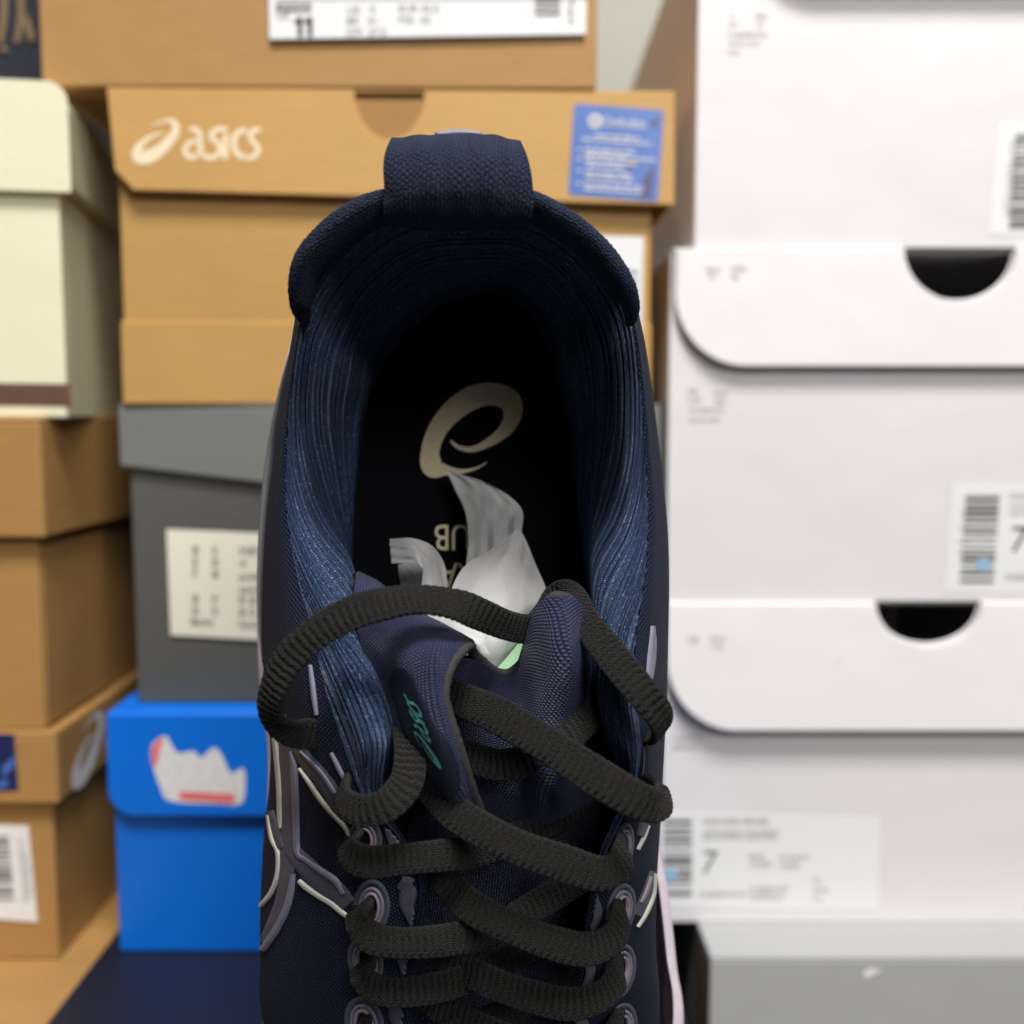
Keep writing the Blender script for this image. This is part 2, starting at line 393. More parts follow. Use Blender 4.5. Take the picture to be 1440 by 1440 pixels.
# --- blue box
zb1 = zat(1000, YBLUE)
b = Box('shoe_box', 'bright blue shoe box with a white and red emblem on its flap', xat(157, 1150, YBLUE), 4.6, YBLUE, TOP, zb1-0.15, 32)
b.body(M['blue'], inset=0.08)
W2 = b.w/2; zl = b.pix(300, 1143)[1]
b.panels('lid', [(-W2, W2, -0.1, b.D, b.H, b.H+0.15)], M['blue'])
fl = b.plate('flap', rounded([(-W2, b.H+0.1, 0), (W2, b.H+0.1, 0), (W2, zl, 1.0), (-W2, zl, 1.0)]), M['blue'], -0.02, 0.14, 0.04)
def pz(P_): return [(200+x*0.125, 1010+y*0.125) for x, y in P_]
yfl = lambda x, z: -0.02-(b.H+0.1-z)*0.04-0.14-0.012
blob = pz([(150, 520), (120, 330), (180, 225), (290, 185), (345, 270), (430, 370), (600, 350), (680, 420), (830, 310), (930, 420), (1020, 590), (1165, 545), (1170, 860), (1080, 940), (900, 930), (350, 900), (230, 740)])
blob = spline(blob, 80, True)
em = b.pixdecal('emblem', (blob, [list(range(len(blob)))]), M['logo_white'], yfl)
yf2 = lambda x, z: yfl(x, z)-0.01
r1 = pz([(440, 790), (1070, 820), (1060, 925), (450, 880)]); r2 = pz([(150, 520), (122, 330), (185, 225), (275, 200), (230, 290), (205, 420), (190, 510)])
b.pixdecal('red_bar', join([(np.array(r1), [(0, 1, 2, 3)]), (np.array(r2), [list(range(7))])]), M['red'], yf2, em)
# --- grey box
zg0 = zb1; zg1 = zat(569, YG)
g = Box('shoe_box', 'dark grey shoe box with a cream size label, its paler lid sitting crooked', xat(184, 780, YG), 5.3, YG, zg0, zg1-0.16, 32)
g.body(M['grey_body'], inset=0.05)
zl = g.pix(185, 656)[1]; lidh = g.H-zl; sk = (g.pix(185, 656)[1]-g.pix(370, 686)[1])*g.w/(g.pix(370, 686)[0]-g.pix(185, 656)[0])
g.lid_shell(M['grey_lid'], lidh, 0.22, skew=min(sk, 2.4))
lb = g.pixdecal('label', (np.array([(234, 744), (420, 752), (420, 903), (240, 893)], float), [(0, 1, 2, 3)]), M['label_cream'], -0.03)
rows = []
for (x, y, t) in [(276, 776, 'B'), (304, 777, 'S'), (342, 778, 'MEN'), (276, 793, 'E'), (304, 794, 'R'), (343, 795, '4'), (276, 809, 'F'), (304, 810, 'B'), (342, 813, 'anda'), (342, 831, 'cana'), (276, 845, 'B'), (304, 846, 'F'), (342, 847, 'R 8'), (276, 862, 'R'), (304, 862, 'S'), (342, 864, 'B 0'), (274, 877, 'Bolo'), (342, 880, 'loco')]:
    V, Fc = text2d(t, 17); V = V.copy(); V[:, 1] = -V[:, 1]; V += (x-6, y+3); rows.append((V, Fc))
g.pixdecal('lettering', join(rows), M['ink'], -0.045, lb)
# --- kraft box with word mark (yawed a little)
yaw = math.radians(-1.6)
za1 = zat(127, YG)
a = Box('shoe_box', 'kraft shoe box with a white printed logo and a blue sticker on its flap', xat(168, 400, YG), xat(921, 420, YG), YG, zg1, za1-0.15, 32, math.radians(1.2))
a.body(M['kraft'], inset=0.12)
xl = a.pix(155, 200)[0]; xr = a.pix(947, 200)[0]; zl0 = a.pix(200, 271)[1]; zr0 = a.pix(940, 292)[1]; zt = a.H+0.12
a.panels('lid', [(xl, xr, -0.15, a.D, a.H, a.H+0.15), (xr-0.15, xr, 0, a.D, zr0, a.H)], M['kraft'])
nx, _ = a.pix(548, 130); nr = (a.pix(597, 130)[0]-a.pix(499, 130)[0])/2; nd = zt-a.pix(548, 200)[1]
out = [(xl, zt)]+notch(nx, zt, nr, nd/nr)+[(xr, zt), (xr, zr0), (xl+0.9, zl0), (xl+0.25, zl0+0.7)]
af = a.plate('flap', out, M['kraft'], -0.03, 0.16, 0.06, zt)
yaf = lambda x, z: -0.03-(zt-z)*0.06-0.16-0.015
LM = lambda VF: (np.array([(180+x*0.1528, 140+y*0.1528) for x, y in VF[0]]), VF[1])
a.pixdecal('logo', join([LM(LOGO_2D), LM(WORD_2D)]), M['logo_cream'], yaf, af)
SM = lambda pts: [(780+x/6, 120+y/6) for x, y in pts]
st = a.pixdecal('sticker', (np.array(SM(rounded([(160, 170, 40), (915, 225, 40), (855, 1005, 40), (105, 945, 40)], 6))), [list(range(28))]), M['sticker'], yaf, af)
ya2 = lambda x, z: yaf(x, z)-0.012; ya3 = lambda x, z: yaf(x, z)-0.02
a.pixdecal('sticker_shape', join([(np.array(SM([(835, 680), (800, 970), (700, 960), (740, 790)])), [(0, 1, 2, 3)]), (np.array(SM([(780, 330), (870, 280), (860, 380)])), [(0, 1, 2)]), (np.array(SM([(590, 630), (700, 640), (610, 760)])), [(0, 1, 2)])]), M['sticker_dark'], ya2, af)
L = []
V, Fc = text2d('Ortholite', 120, 0.95); V = V.copy(); V[:, 0] = 400+V[:, 0]*0.82; V[:, 1] = 360-V[:, 1]+(V[:, 0]-400)*0.07; L.append((V, Fc))
for i in range(5):
    t = math.pi*i/5; L.append(stroke2d([(335-60*math.cos(t), 320-60*math.sin(t), 15), (335, 320, 15), (335+60*math.cos(t), 320+60*math.sin(t), 15)], 8))
for (x0, x1, y) in [(330, 700, 435), (220, 810, 475), (250, 660, 555), (250, 620, 595), (250, 840, 610), (250, 680, 655), (260, 590, 690), (250, 630, 750), (250, 650, 790), (240, 740, 850), (240, 720, 890), (190, 215, 560), (185, 220, 640), (185, 215, 740), (180, 210, 850)]:
    p = x0
    while p < x1:
        q = min(p+random.choice((40, 60, 90)), x1); L.append(stroke2d([(p, y+(p-220)*0.07, 9), ((p+q)/2, y+((p+q)/2-220)*0.07, 10), (q, y+(q-220)*0.07, 9)], 3)); p = q+14
V, Fc = join(L); a.pixdecal('sticker_lettering', (np.array(SM(V)), Fc), M['sticker_white'], ya3, af)
a.plate('notch_shade_panel', [(nx-nr-0.4, zt-0.3), (nx+nr+0.4, zt-0.3), (nx+nr+0.4, zt-nd-0.5), (nx-nr-0.4, zt-nd-0.5)][::-1], M['kraft_shaded'], 0.05, 0.08)  # added panel, its darker tone paints the recess shade behind the notch
# pressed crease and the label low on the body
zc = a.pix(300, 452)[1]
a.plate('fold', [(-a.w/2+0.1, 0.02), (a.w/2-0.1, 0.02), (a.w/2-0.1, zc-0.1), (-a.w/2+0.1, zc)], M['kraft'], -0.02, 0.1, 0.012)
lb = a.pixdecal('label', (np.array([(790, 330), (905, 333), (902, 520), (790, 520)], float), [(0, 1, 2, 3)]), M['label'], -0.17)
V, Fc = barcode2d(873, 380, 897, 500, 26, True, 5); a.pixdecal('barcode', (V, Fc), M['ink_faint'], -0.182, lb)
# --- top kraft box with the size label
t = Box('shoe_box', 'kraft shoe box with a white size label reading 11, topmost of its stack', xat(56, 60, YG-0.3), xat(842, 60, YG-0.3), YG-0.3, za1, za1+11.6, 32, math.radians(0.9))
t.body(M['kraft_b'], inset=0.05); t.lid_shell(M['kraft_b'], 4.2, 0.25)
lb = t.pixdecal('label', (np.array([(376, -120), (826, -128), (824, 48), (379, 55)], float), [(0, 1, 2, 3)]), M['label'], -0.12)
L = []
for (x, y, s_, tx) in [(389, 27, 24, 'US'), (487, 19, 15, 'UK   9'), (487, 34, 15, 'BR   41'), (487, 50, 15, 'CM  27.5'), (560, 17, 15, 'EUR 43.5'), (560, 33, 15, 'MX  42')]:
    V, Fc = text2d(tx, s_ if tx != 'US' else 15); V = V.copy(); V[:, 1] = -V[:, 1]; L.append((V+(x, y), Fc))
L.append(rect2d(388, -2, 824, -0.5)); L.append(rect2d(388, 4, 438, 17))
L.append(barcode2d(752, -90, 788, 24, 40, True, 3))
for i in range(9): L.append(stroke2d([(800+random.uniform(-3, 3), -70+i*12, 1.2), (806, -66+i*12, 1.2), (800, -62+i*12, 1.2)], 6))
t.pixdecal('lettering', join(L), M['ink_soft'], -0.135, lb)
V, Fc = text2d('WOMEN', 11.5); V = V.copy(); V[:, 1] = -V[:, 1]; t.pixdecal('lettering', (V+(392, 15), Fc), M['label'], -0.145, lb)
t.pixdecal('lettering', join([stroke2d([(x_, 24, 3.4), (x_, 38, 3.4), (x_, 51, 3.4)], 6) for x_ in (422, 436)]+[stroke2d([(x_-8, 31, 2.4), (x_-4, 29, 2.6), (x_-1, 25, 2.6)], 6) for x_ in (422, 436)]), M['ink'], -0.145, lb)

# --- white boxes on the right
YW = y_for(1297, TOP)
zC1 = zat(846, YW); zB1 = zat(349, YW)
def white_box(label, Xl, Y, z0, z1, fl_px, fl_bot, hole, tilt):
    q = Box('shoe_box', label, Xl, Xl+21.5, Y, z0, z1-0.16, 33)
    w2 = q.w/2; zt = q.H+0.12; H = q.H
    hx = hr = hd = None
    if hole:
        hx = q.pix((hole[0]+hole[1])/2, hole[2])[0]; hr = (q.pix(hole[1], hole[2])[0]-q.pix(hole[0], hole[2])[0])/2
        hd = q.pix(hole[0], hole[2])[1]-q.pix(hole[0], hole[3])[1]
    # hollow body: the finger hole looks into it
    fo = [(-w2, 0), (-w2, H)]+(notch(hx, H, hr*0.96, hd/hr*0.94) if hole else [])+[(w2, H), (w2, 0)]
    bd = q.plate('front_panel', fo[::-1], M['white'], 0.15, 0.15)
    q.panels('body', [(-w2, -w2+0.15, 0.16, q.D, 0, H), (w2-0.15, w2, 0.16, q.D, 0, H), (-w2+0.16, w2-0.16, q.D-0.15, q.D, 0, H), (-w2+0.16, w2-0.16, 0.17, q.D-0.17, 0, 0.15)], M['white'])
    fw = q.pix(fl_px, fl_bot-80)[0]; zb = q.pix(1200, fl_bot)[1]
    if hole: q.panels('lid', [(-w2+0.05, w2, 0.25, q.D, H+0.005, H+0.155), (-w2+0.05, hx-hr, -0.1, 0.24, H+0.006, H+0.15), (hx+hr, w2, -0.1, 0.24, H+0.006, H+0.15)], M['white'])
    else: q.panels('lid', [(-w2+0.05, w2, -0.1, q.D, H+0.005, H+0.155)], M['white'])
    ol = rounded([(fw, zt, 0.1), (fw, zb, 2.9)], 1) if False else None
    r = 2.7
    pts = [(fw, zt)]+(notch(hx, zt, hr, hd/hr) if hole else [])+[(w2-0.1, zt)]
    arc_r = [(w2-0.1-r+r*math.cos(th), zb+r-r*math.sin(th)) for th in np.linspace(0, math.pi/2, 14)]
    arc_l = [(fw+r-r*math.sin(th), zb+r-r*math.cos(th)) for th in np.linspace(0, math.pi/2, 14)]
    f_ = q.plate('flap', pts+arc_r+arc_l, M['white'], -0.02, 0.16, tilt, zt)
    q.yf = lambda x, z: -0.02-(zt-z)*tilt-0.16-0.015
    q.fl = f_; q.bd = bd; return q
C = white_box('white shoe box with a wide size label, standing on the silver box', 6.0, YW, TOP, zC1, 936, 1020, (1230, 1377, 864, 922), 0.115)
B = white_box('white shoe box in the middle of the white stack, half-moon finger hole in its flap', 6.05, YW, zC1, zB1, 948, 516, (1270, 1427, 352, 426), 0.07)
A = white_box('white shoe box on top of the white stack, without a finger hole', 6.95, YW, zB1, zB1+12.9, 1046, -14, None, 0.12)
def small_print(q, spec, name, mat, y, parent, seed=0):
    r = random.Random(seed); L = []
    for (x, yy, wd, hgt) in spec:
        nch = max(3, int(wd/(hgt*0.68))); V, Fc = text2d(''.join(r.choice('EBRSHNDO083A5 ') for _ in range(nch)), hgt*1.25)
        if len(V): V = V.copy(); V[:, 1] = yy+hgt*0.8-V[:, 1]; V[:, 0] += x; L.append((V, Fc))
    q.pixdecal(name, join(L), mat, y, parent)
small_print(A, [(1022, 20, 14, 8), (1062, 20, 16, 8), (1022, 32, 9, 8), (1064, 32, 10, 8), (1022, 46, 56, 8), (1024, 58, 48, 8), (1022, 71, 16, 8)], 'lettering', M['ink_faint'], -0.015, A.bd, 2)
small_print(B, [(967, 548, 12, 8), (1004, 550, 18, 8), (967, 560, 10, 8), (1005, 562, 12, 8), (966, 574, 52, 8), (966, 588, 50, 8)], 'lettering', M['ink_faint'], -0.015, B.bd, 3)
small_print(C, [(946, 1036, 8, 8), (962, 1034, 22, 8), (946, 1048, 36, 8)], 'lettering', M['ink_faint'], -0.015, C.bd, 4)
small_print(B, [(992, 378, 7, 8), (1026, 376, 17, 9), (992, 388, 6, 7), (1026, 388, 17, 8)], 'lettering', M['ink_soft'], B.yf, B.fl, 5)
small_print(C, [(965, 893, 6, 12), (996, 892, 18, 9), (997, 903, 16, 8)], 'lettering', M['ink_faint'], C.yf, C.fl, 6)
def shoe_label(q, corners, items, seed):
    lb = q.pixdecal('label', (np.array(corners, float), [(0, 1, 2, 3)]), M['label'], -0.02, q.bd)
    return lb
# label of the lowest white box (the printed square code is left out)
lb = shoe_label(C, [(920, 1140), (1238, 1148), (1234, 1280), (920, 1276)], None, 1)
V, Fc = barcode2d(932, 1152, 973, 1262, 30, True, 9); C.pixdecal('barcode', (V, Fc), M['ink_soft'], -0.035, lb)
C.pixdecal('blue_dot', stroke2d([(943+7*math.cos(t_), 1230+6*math.sin(t_), 3.5) for t_ in np.linspace(0, 2*math.pi, 12, endpoint=False)], 16, True), M['bluedot'], -0.045, lb)
V, Fc = text2d('7', 46); V = V.copy(); V[:, 1] = -V[:, 1]; V[:, 0] -= V[:, 1]*0.12; C.pixdecal('lettering', (V+(984, 1228), Fc), M['ink_soft'], -0.035, lb)
small_print(C, [(988, 1151, 92, 11), (988, 1168, 114, 7), (988, 1176, 110, 6), (1053, 1202, 26, 7), (1054, 1212, 28, 10), (1096, 1203, 34, 8), (1096, 1214, 32, 10), (982, 1254, 62, 10), (1053, 1247, 52, 6), (1053, 1255, 50, 6), (1054, 1262, 42, 5), (1142, 1236, 14, 6), (1144, 1248, 14, 9), (1142, 1262, 16, 6)], 'lettering', M['ink_faint'], -0.035, lb, 7)
# label of the middle white box
lb = shoe_label(B, [(1340, 678), (1640, 683), (1640, 842), (1328, 832)], None, 2)
V, Fc = barcode2d(1358, 697, 1406, 820, 30, True, 12)
V = V.copy(); V[:, 0] -= (V[:, 1]-697)*0.07; B.pixdecal('barcode', (V, Fc), M['ink_soft'], -0.035, lb)
B.pixdecal('blue_dot', stroke2d([(1383+6*math.cos(t_), 794+6*math.sin(t_), 3.5) for t_ in np.linspace(0, 2*math.pi, 12, endpoint=False)], 16, True), M['bluedot'], -0.045, lb)
V, Fc = text2d('7', 52); V = V.copy(); V[:, 1] = -V[:, 1]; V[:, 0] -= V[:, 1]*0.12; B.pixdecal('lettering', (V+(1418, 776), Fc), M['ink'], -0.035, lb)
small_print(B, [(1420, 694, 90, 10), (1420, 709, 110, 7), (1420, 719, 110, 7), (1413, 808, 60, 10), (1350, 720, 5, 5), (1349, 740, 5, 5), (1347, 760, 5, 5), (1346, 775, 5, 5)], 'lettering', M['ink_faint'], -0.035, lb, 8)
# label of the top white box
lb = shoe_label(A, [(1404, 172), (1640, 176), (1640, 338), (1390, 330)], None, 3)
V, Fc = barcode2d(1428, 188, 1470, 322, 34, True, 15); V = V.copy(); V[:, 0] -= (V[:, 1]-188)*0.07; A.pixdecal('barcode', (V, Fc), M['ink_soft'], -0.035, lb)
small_print(A, [(1420-i*0.8, 200+i*9, 6, 6) for i in range(12)], 'lettering', M['ink_faint'], -0.035, lb, 9)
# --- silver box bottom right
YS = y_for(1345, TOP)
s_ = Box('shoe_box', 'silver grey shoe box under the white stack, small scuff on its front edge', xat(999, 1380, YS), 30.0, YS, 0, TOP-0.16, 34)
s_.body(M['silver'], inset=0.12); s_.lid_shell(M['silver'], 5.0, 0.02)
s_.pixdecal('scuff', (np.array([(1214, 1366), (1226, 1361), (1240, 1364), (1232, 1369), (1222, 1374), (1216, 1376)]), [list(range(6))]), M['label'], -0.05)
s_.part('edge_tape', [(-s_.w/2-0.03, 0.0, 0), (-s_.w/2-0.03, 3.2, 0), (-s_.w/2-0.03, 3.2, s_.H-0.2), (-s_.w/2-0.03, 0.0, s_.H-0.2)], [(0, 1, 2, 3)], M['tan_edge'])

# --- left stack
YL = y_for(1356, TOP)
XL = xat(70, 900, YL)
z2 = zat(1130, YL); z3 = zat(1029, YL); z4 = zat(588, YL); z5 = zat(119, YL)
q4 = Box('shoe_box', 'kraft shoe box at the bottom of the left stack, its bare lid showing', XL-20, -15.75, YL-9, 0, TOP-0.16, 34)
q4.body(M['kraft_b'], inset=0.05); q4.lid_shell(M['kraft_b'], 4.0, 0.06)
q3 = Box('shoe_box', 'brown kraft shoe box with a barcode label and a printed logo along its side', XL-21, XL, YL, TOP, z3-0.16, 33)
q3.body(M['kraft_b'], inset=0.3); q3.lid_shell(M['kraft_b'], q3.H+TOP-z2, 0.1)
lb = q3.pixdecal('label', (np.array([(-40, 1158), (40, 1161), (53, 1297), (-40, 1290)], float), [(0, 1, 2, 3)]), M['label'], 0.25)
V, Fc = barcode2d(-30, 1176, 12, 1266, 24, True, 21); V = V.copy(); V[:, 0] += (V[:, 1]-1176)*0.09
q3.pixdecal('barcode', (V, Fc), M['ink_soft'], 0.235, lb)
small_print(q3, [(24+i*0.6, 1180+i*7, 3, 5) for i in range(13)]+[(33+i*0.6, 1200+i*7, 2, 4) for i in range(9)], 'lettering', M['ink_faint'], 0.235, lb, 11)
st = q3.pixdecal('sticker', (np.array([(-60, 1030), (20, 1032), (26, 1112), (-60, 1114)], float), [(0, 1, 2, 3)]), M['sticker_navy'], -0.12)
q3.pixdecal('sticker_shape', join([stroke2d([(-10, 1104, 4), (4, 1103, 5), (10, 1097, 3)], 8), (np.array([(2, 1080), (20, 1062), (20, 1078), (4, 1094)], float), [(0, 1, 2, 3)])]), M['sticker'], -0.135, st)
# logo on the lid's right side (plane x = const)
xs = q3.w/2+0.1+0.015; hl = q3.H+TOP-z2
LV = []
for VF in (LOGO_2D, WORD_2D): LV.append((np.array([(xs, 0.6+(x/1440)*10.5, q3.H-hl*0.5+(390-y)/785*4.6) for x, y in VF[0]]), VF[1]))
q3.part('logo', *join(LV), M['label'])
q2 = Box('shoe_box', 'plain brown shoe box with a lift-off lid under the cream box', XL-21, XL-0.1, YL, z3, z4-0.16, 33, math.radians(-0.6))
q2.body(M['kraft_b'], inset=0.3); q2.lid_shell(M['kraft_b'], q2.H-q2.pix(40, 756)[1], 0.18)
q2.panels('flap_seam', [(q2.w/2-0.27, q2.w/2-0.2, 0.4, 6.0, 0.2, q2.H-4.5)], M['kraft_b'])
z2b = q2.pix(20, 985)[1]
yc = math.radians(9)
XC = xat(84, 400, YL-0.3)
c5 = Box('shoe_box', 'pale cream shoe box with a rounded lid and a brown stripe at its foot', XC-20.0, XC, YL-1.2, z4, z5-0.16, 31, yc)
c5.body(M['cream'], inset=0.1)
w2 = c5.w/2+0.2; hl = c5.H-c5.pix(40, 262)[1]
# lid with rounded shoulders
prof = rounded([(-w2, c5.H-hl, 0), (-w2, c5.H+0.12, 0.5), (w2, c5.H+0.12, 0.5), (w2, c5.H-hl, 0)], 6)
n = len(prof); V = [(x, -0.22, z) for x, z in prof]+[(x, c5.D+0.2, z) for x, z in prof]
o = c5.part('lid', V, [list(range(n)), list(range(2*n-1, n-1, -1))]+[(i, (i+1) % n, (i+1) % n+n, i+n) for i in range(n)], M['cream']); bevel(o, 0.002, 3, 40)
c5.pixdecal('stripe', (np.array([(-560, 531), (98, 540), (100, 571), (-560, 562)], float), [(0, 1, 2, 3)]), M['brown_stripe'], 0.07)
# patterned box above
n6 = Box('shoe_box', 'dark navy shoe box with gold pattern on top of the cream box', -33.0, xat(52, 60, YL+7)+0.6, YL+7, z5+0.02, z5+11, 22, yc)
n6.body(M['navy'])
zz = [stroke2d([(-2+i*24, -60, 4), (6+i*24, 10, 5), (0+i*24, 60, 4)], 10) for i in range(-3, 2)]+[stroke2d([(36, 20, 3), (41, 42, 6), (45, 58, 3)], 8), stroke2d([(2, 66, 5), (10, 72, 2)], 5)]
n6.pixdecal('pattern', join(zz), M['gold'], -0.12)

# ================================================================ the shoe
# loops round the shoe, station by station: heel centre, down the right side, toe, up the left side
R_ = [(655,292,18.3),(740,296,18.3),(810,335,18.5),(865,395,18.8),(888,455,19.2),(900,540,19.7),(908,640,19.9),(912,730,19.6),(908,810,19.0),(895,890,18.3),(893,970,17.9),(902,1050,17.8),(893,1110,18.0),(866,1160,18.1),
      (842,1220,18.2),(824,1320,18.7),(810,1420,19.3),(775,1540,20.0),(690,1600,20.3),(610,1550,20.0),(570,1430,19.3),(578,1330,18.7),(588,1240,18.3),(560,1175,18.1),(508,1122,18.0),(482,1045,17.8),(455,960,17.9),(440,890,18.3),(418,810,19.0),(403,720,19.6),(402,640,19.9),(408,560,19.7),(420,480,19.2),(435,420,18.8),(480,355,18.5),(560,300,18.3)]
S_ = [(677,416,23.5),(715,419,23.5),(745,440,23.5),(768,485,23.5),(782,530,23.5),(795,580,23.5),(805,640,23.5),(812,720,23.5),(820,800,23.5),(830,880,23.5),(840,960,23.5),(848,1040,23.5),(855,1100,23.5),(862,1160,23.5),
      (868,1240,23.6),(868,1340,23.8),(858,1480,24),(810,1680,24.1),(680,1750,24.2),(560,1690,24.1),(478,1500,24),(468,1340,23.8),(468,1240,23.6),(474,1160,23.5),(480,1100,23.5),(484,1030,23.5),(488,960,23.5),(491,890,23.5),(494,810,23.5),(498,730,23.5),(503,655,23.5),(511,597,23.5),(524,548,23.5),(543,510,23.5),(577,464,23.5),(627,427,23.5)]
O2_ = [(655,276,20),(745,282,20),(822,322,20.2),(878,384,20.4),(903,470,20.7),(916,550,21),(928,640,21.3),(938,730,21.4),(941,810,21.3),(940,890,21.2),(938,970,21),(934,1050,21),(931,1110,21),(928,1170,21),
       (924,1240,21),(922,1330,21.2),(926,1440,21.5),(905,1640,22),(690,1780,22.2),(450,1660,22),(374,1450,21.6),(367,1340,21.2),(368,1250,21),(372,1170,21),(378,1110,21),(380,1045,21),(372,960,21),(368,890,21.2),(370,810,21.3),(376,720,21.4),(387,640,21.3),(399,560,21),(413,480,20.7),(427,412,20.4),(464,340,20.2),(560,286,20)]
M_ = [(655,300),(730,308),(800,340),(852,395),(880,460),(900,540),(915,620),(925,720),(930,800),(931,890),(930,980),(927,1060),(925,1120),(925,1180),(936,1250),(946,1340),(955,1440),(925,1680),(680,1793),(445,1690),(388,1490),(380,1340),(380,1250),(384,1170),(386,1110),(386,1040),(376,960),(372,890),(372,810),(375,740),(385,650),(398,575),(414,500),(440,425),(490,350),(560,310)]
K = len(R_); assert len(S_) == K and len(O2_) == K and len(M_) == K, (K, len(S_), len(O2_), len(M_))
R_ = np.array(R_, float); S_ = np.array(S_, float); O2_ = np.array(O2_, float)
lerp = lambda A_, B_, t_: A_+(B_-A_)*t_
PADS = {8: ((878,808,18.95),(834,800,20.4)), 9: ((866,890,18.1),(838,890,19.3)), 10: ((864,970,17.55),(835,965,18.7)), 11: ((880,1045,17.55),(850,1030,18.5)), 12: ((885,1103,18.0),(868,1085,18.8)),
        24: ((522,1112,18.0),(546,1095,18.7)), 25: ((520,1040,17.45),(561,1030,18.5)), 26: ((498,960,17.55),(549,955,18.7)), 27: ((474,885,18.1),(518,880,19.3)), 28: ((450,808,18.95),(496,800,20.4))}
LP1, LP2, LP3, OP1, OP3 = [], [], [], [], []
for i in range(K):
    r, s, o = R_[i], S_[i], O2_[i]
    if i in PADS: l1, l2 = map(np.array, PADS[i]); l3 = lerp(l2, s, 0.5)
    elif 13 <= i <= 23:
        l1 = np.array((r[0]*0.98+o[0]*0.02, r[1], r[2]+0.22)); l2 = np.array((r[0]*0.8+o[0]*0.2, lerp(r[1], s[1], 0.2), r[2]+1.0)); l3 = lerp(l2, s, 0.5)
        l3[0] = lerp(l3[0], s[0], 0.4)
    elif 4 <= i <= 7 or 29 <= i <= 32:
        l1 = np.array((*lerp(r[:2], s[:2], 0.30), r[2]+0.25)); l2 = np.array((*lerp(r[:2], s[:2], 0.72), r[2]+1.6)); l3 = np.array((*lerp(r[:2], s[:2], 0.95), lerp(r[2], s[2], 0.72)))
    else:
        l1 = np.array((*lerp(r[:2], s[:2], 0.33), lerp(r[2], s[2], 0.22))); l2 = np.array((*lerp(r[:2], s[:2], 0.66), lerp(r[2], s[2], 0.5))); l3 = np.array((*lerp(r[:2], s[:2], 0.88), lerp(r[2], s[2], 0.77)))
    LP1.append(l1); LP2.append(l2); LP3.append(l3)
    tv = 0.5 if 13 <= i <= 23 else 0.55
    OP1.append(np.array((*lerp(r[:2], o[:2], tv), lerp(r[2], o[2], 0.24))))
    OP3.append(np.array((720+(o[0]-720)*o[2]/23.9*0.995, 720+(o[1]-720)*o[2]/23.9, 23.9)))
NET = np.array([OP3, O2_, OP1, R_, LP1, LP2, LP3, S_]).astype(float)      # (8, K, 3) pixel,pixel,depth
NETW = np.array([[P(*q) for q in row] for row in NET])                      # world cm
NS = 860
def loft(rows, m, n=NS):
    """rows: list of loop arrays -> dense (n, m, 3), smooth both ways"""
    D = np.array([spline(r, n, True) for r in rows])                        # (J, n, 3)
    return np.transpose(spline(D, m), (1, 0, 2))
full = loft(list(NETW), 7*40+1)                                             # spline through all eight loops
outer = full[:, :3*40+1]; inner = full[:, 3*40:]
# ribs of the lining run round the collar: real grooves
mI = inner.shape[1]
NI = 420
inner_d = np.transpose(spline(np.transpose(inner, (1, 0, 2)), NI), (1, 0, 2))
nrm = grid_normals(inner_d, True)
cen = inner_d.mean((0, 1)); 
rr = np.linspace(0, 1, NI)
rg = random.Random(3); plist = []; pos = -1.0
while pos < 1.0:
    plist.append((pos, rg.uniform(0.6, 1.0))); pos += rg.choice((0.034, 0.042, 0.050, 0.062))
# ribs follow the collar round the heel, then slant down into the shoe at the sides
ph_k = np.zeros(K); right = {5: .03, 6: .12, 7: .28, 8: .46, 9: .60, 10: .70, 11: .74, 12: .76}
for i_ in range(K):
    j_ = i_ if i_ <= 18 else K-i_
    ph_k[i_] = right.get(j_, 0.0 if j_ < 5 else 0.76)
phi = spline(ph_k[:, None], NS, True)
r2 = rr[None, :]-phi
gro = np.zeros((NS, NI))
for p_, a_ in plist: gro += np.exp(-((r2-p_)/0.0068)**2)*a_
gro = np.minimum(gro, 1.1)
sgn = np.sign((nrm*(np.array(P(657, 650, 19))-inner_d)).sum(2, keepdims=True).mean())
inner_d = inner_d - nrm*sgn*(gro*0.115)[:, :, None]
allv = np.vstack([outer.reshape(-1, 3), NETW.reshape(-1, 3)])
MP = np.array([P(x, y, 24.5) for x, y in M_])
toe = MP[18]; heel = MP[0]
shoe_z = None
# midsole: swelling side wall, from the upper's edge to the tread
M0 = np.array(NETW[0]); m_c = MP.mean(0)
fwv = np.array((0, cp, -sp))
def scl(A_, k_, dd): c = A_.mean(0); return c+(A_-c)*k_+fwv*dd
mid = loft([scl(MP, 0.93, -1.35), scl(MP, 0.985, -1.0), scl(MP, 1.0, -0.2), scl(MP, 0.985, 0.8), scl(MP, 0.97, 1.5), scl(MP, 0.92, 1.75), scl(MP, 0.6, 1.8), scl(MP, 0.02, 1.8)], 60, 260)
low = min(mid[:, :, 2].min(), outer[:, :, 2].min())
toe_pt = mid.reshape(-1, 3)[mid.reshape(-1, 3)[:, 2].argmin()]
ORG = (toe_pt[0], toe_pt[1], toe_pt[2])
shoe = thing('running_shoe', ORG, 0, 'navy running shoe with black laces standing on its toe, opening towards us', 'shoe')
def part(name, V, Fc, mat, parent=None, uv=None, smooth=True): return mk(name, V, Fc, mat, parent or shoe, ORG, uv, smooth)

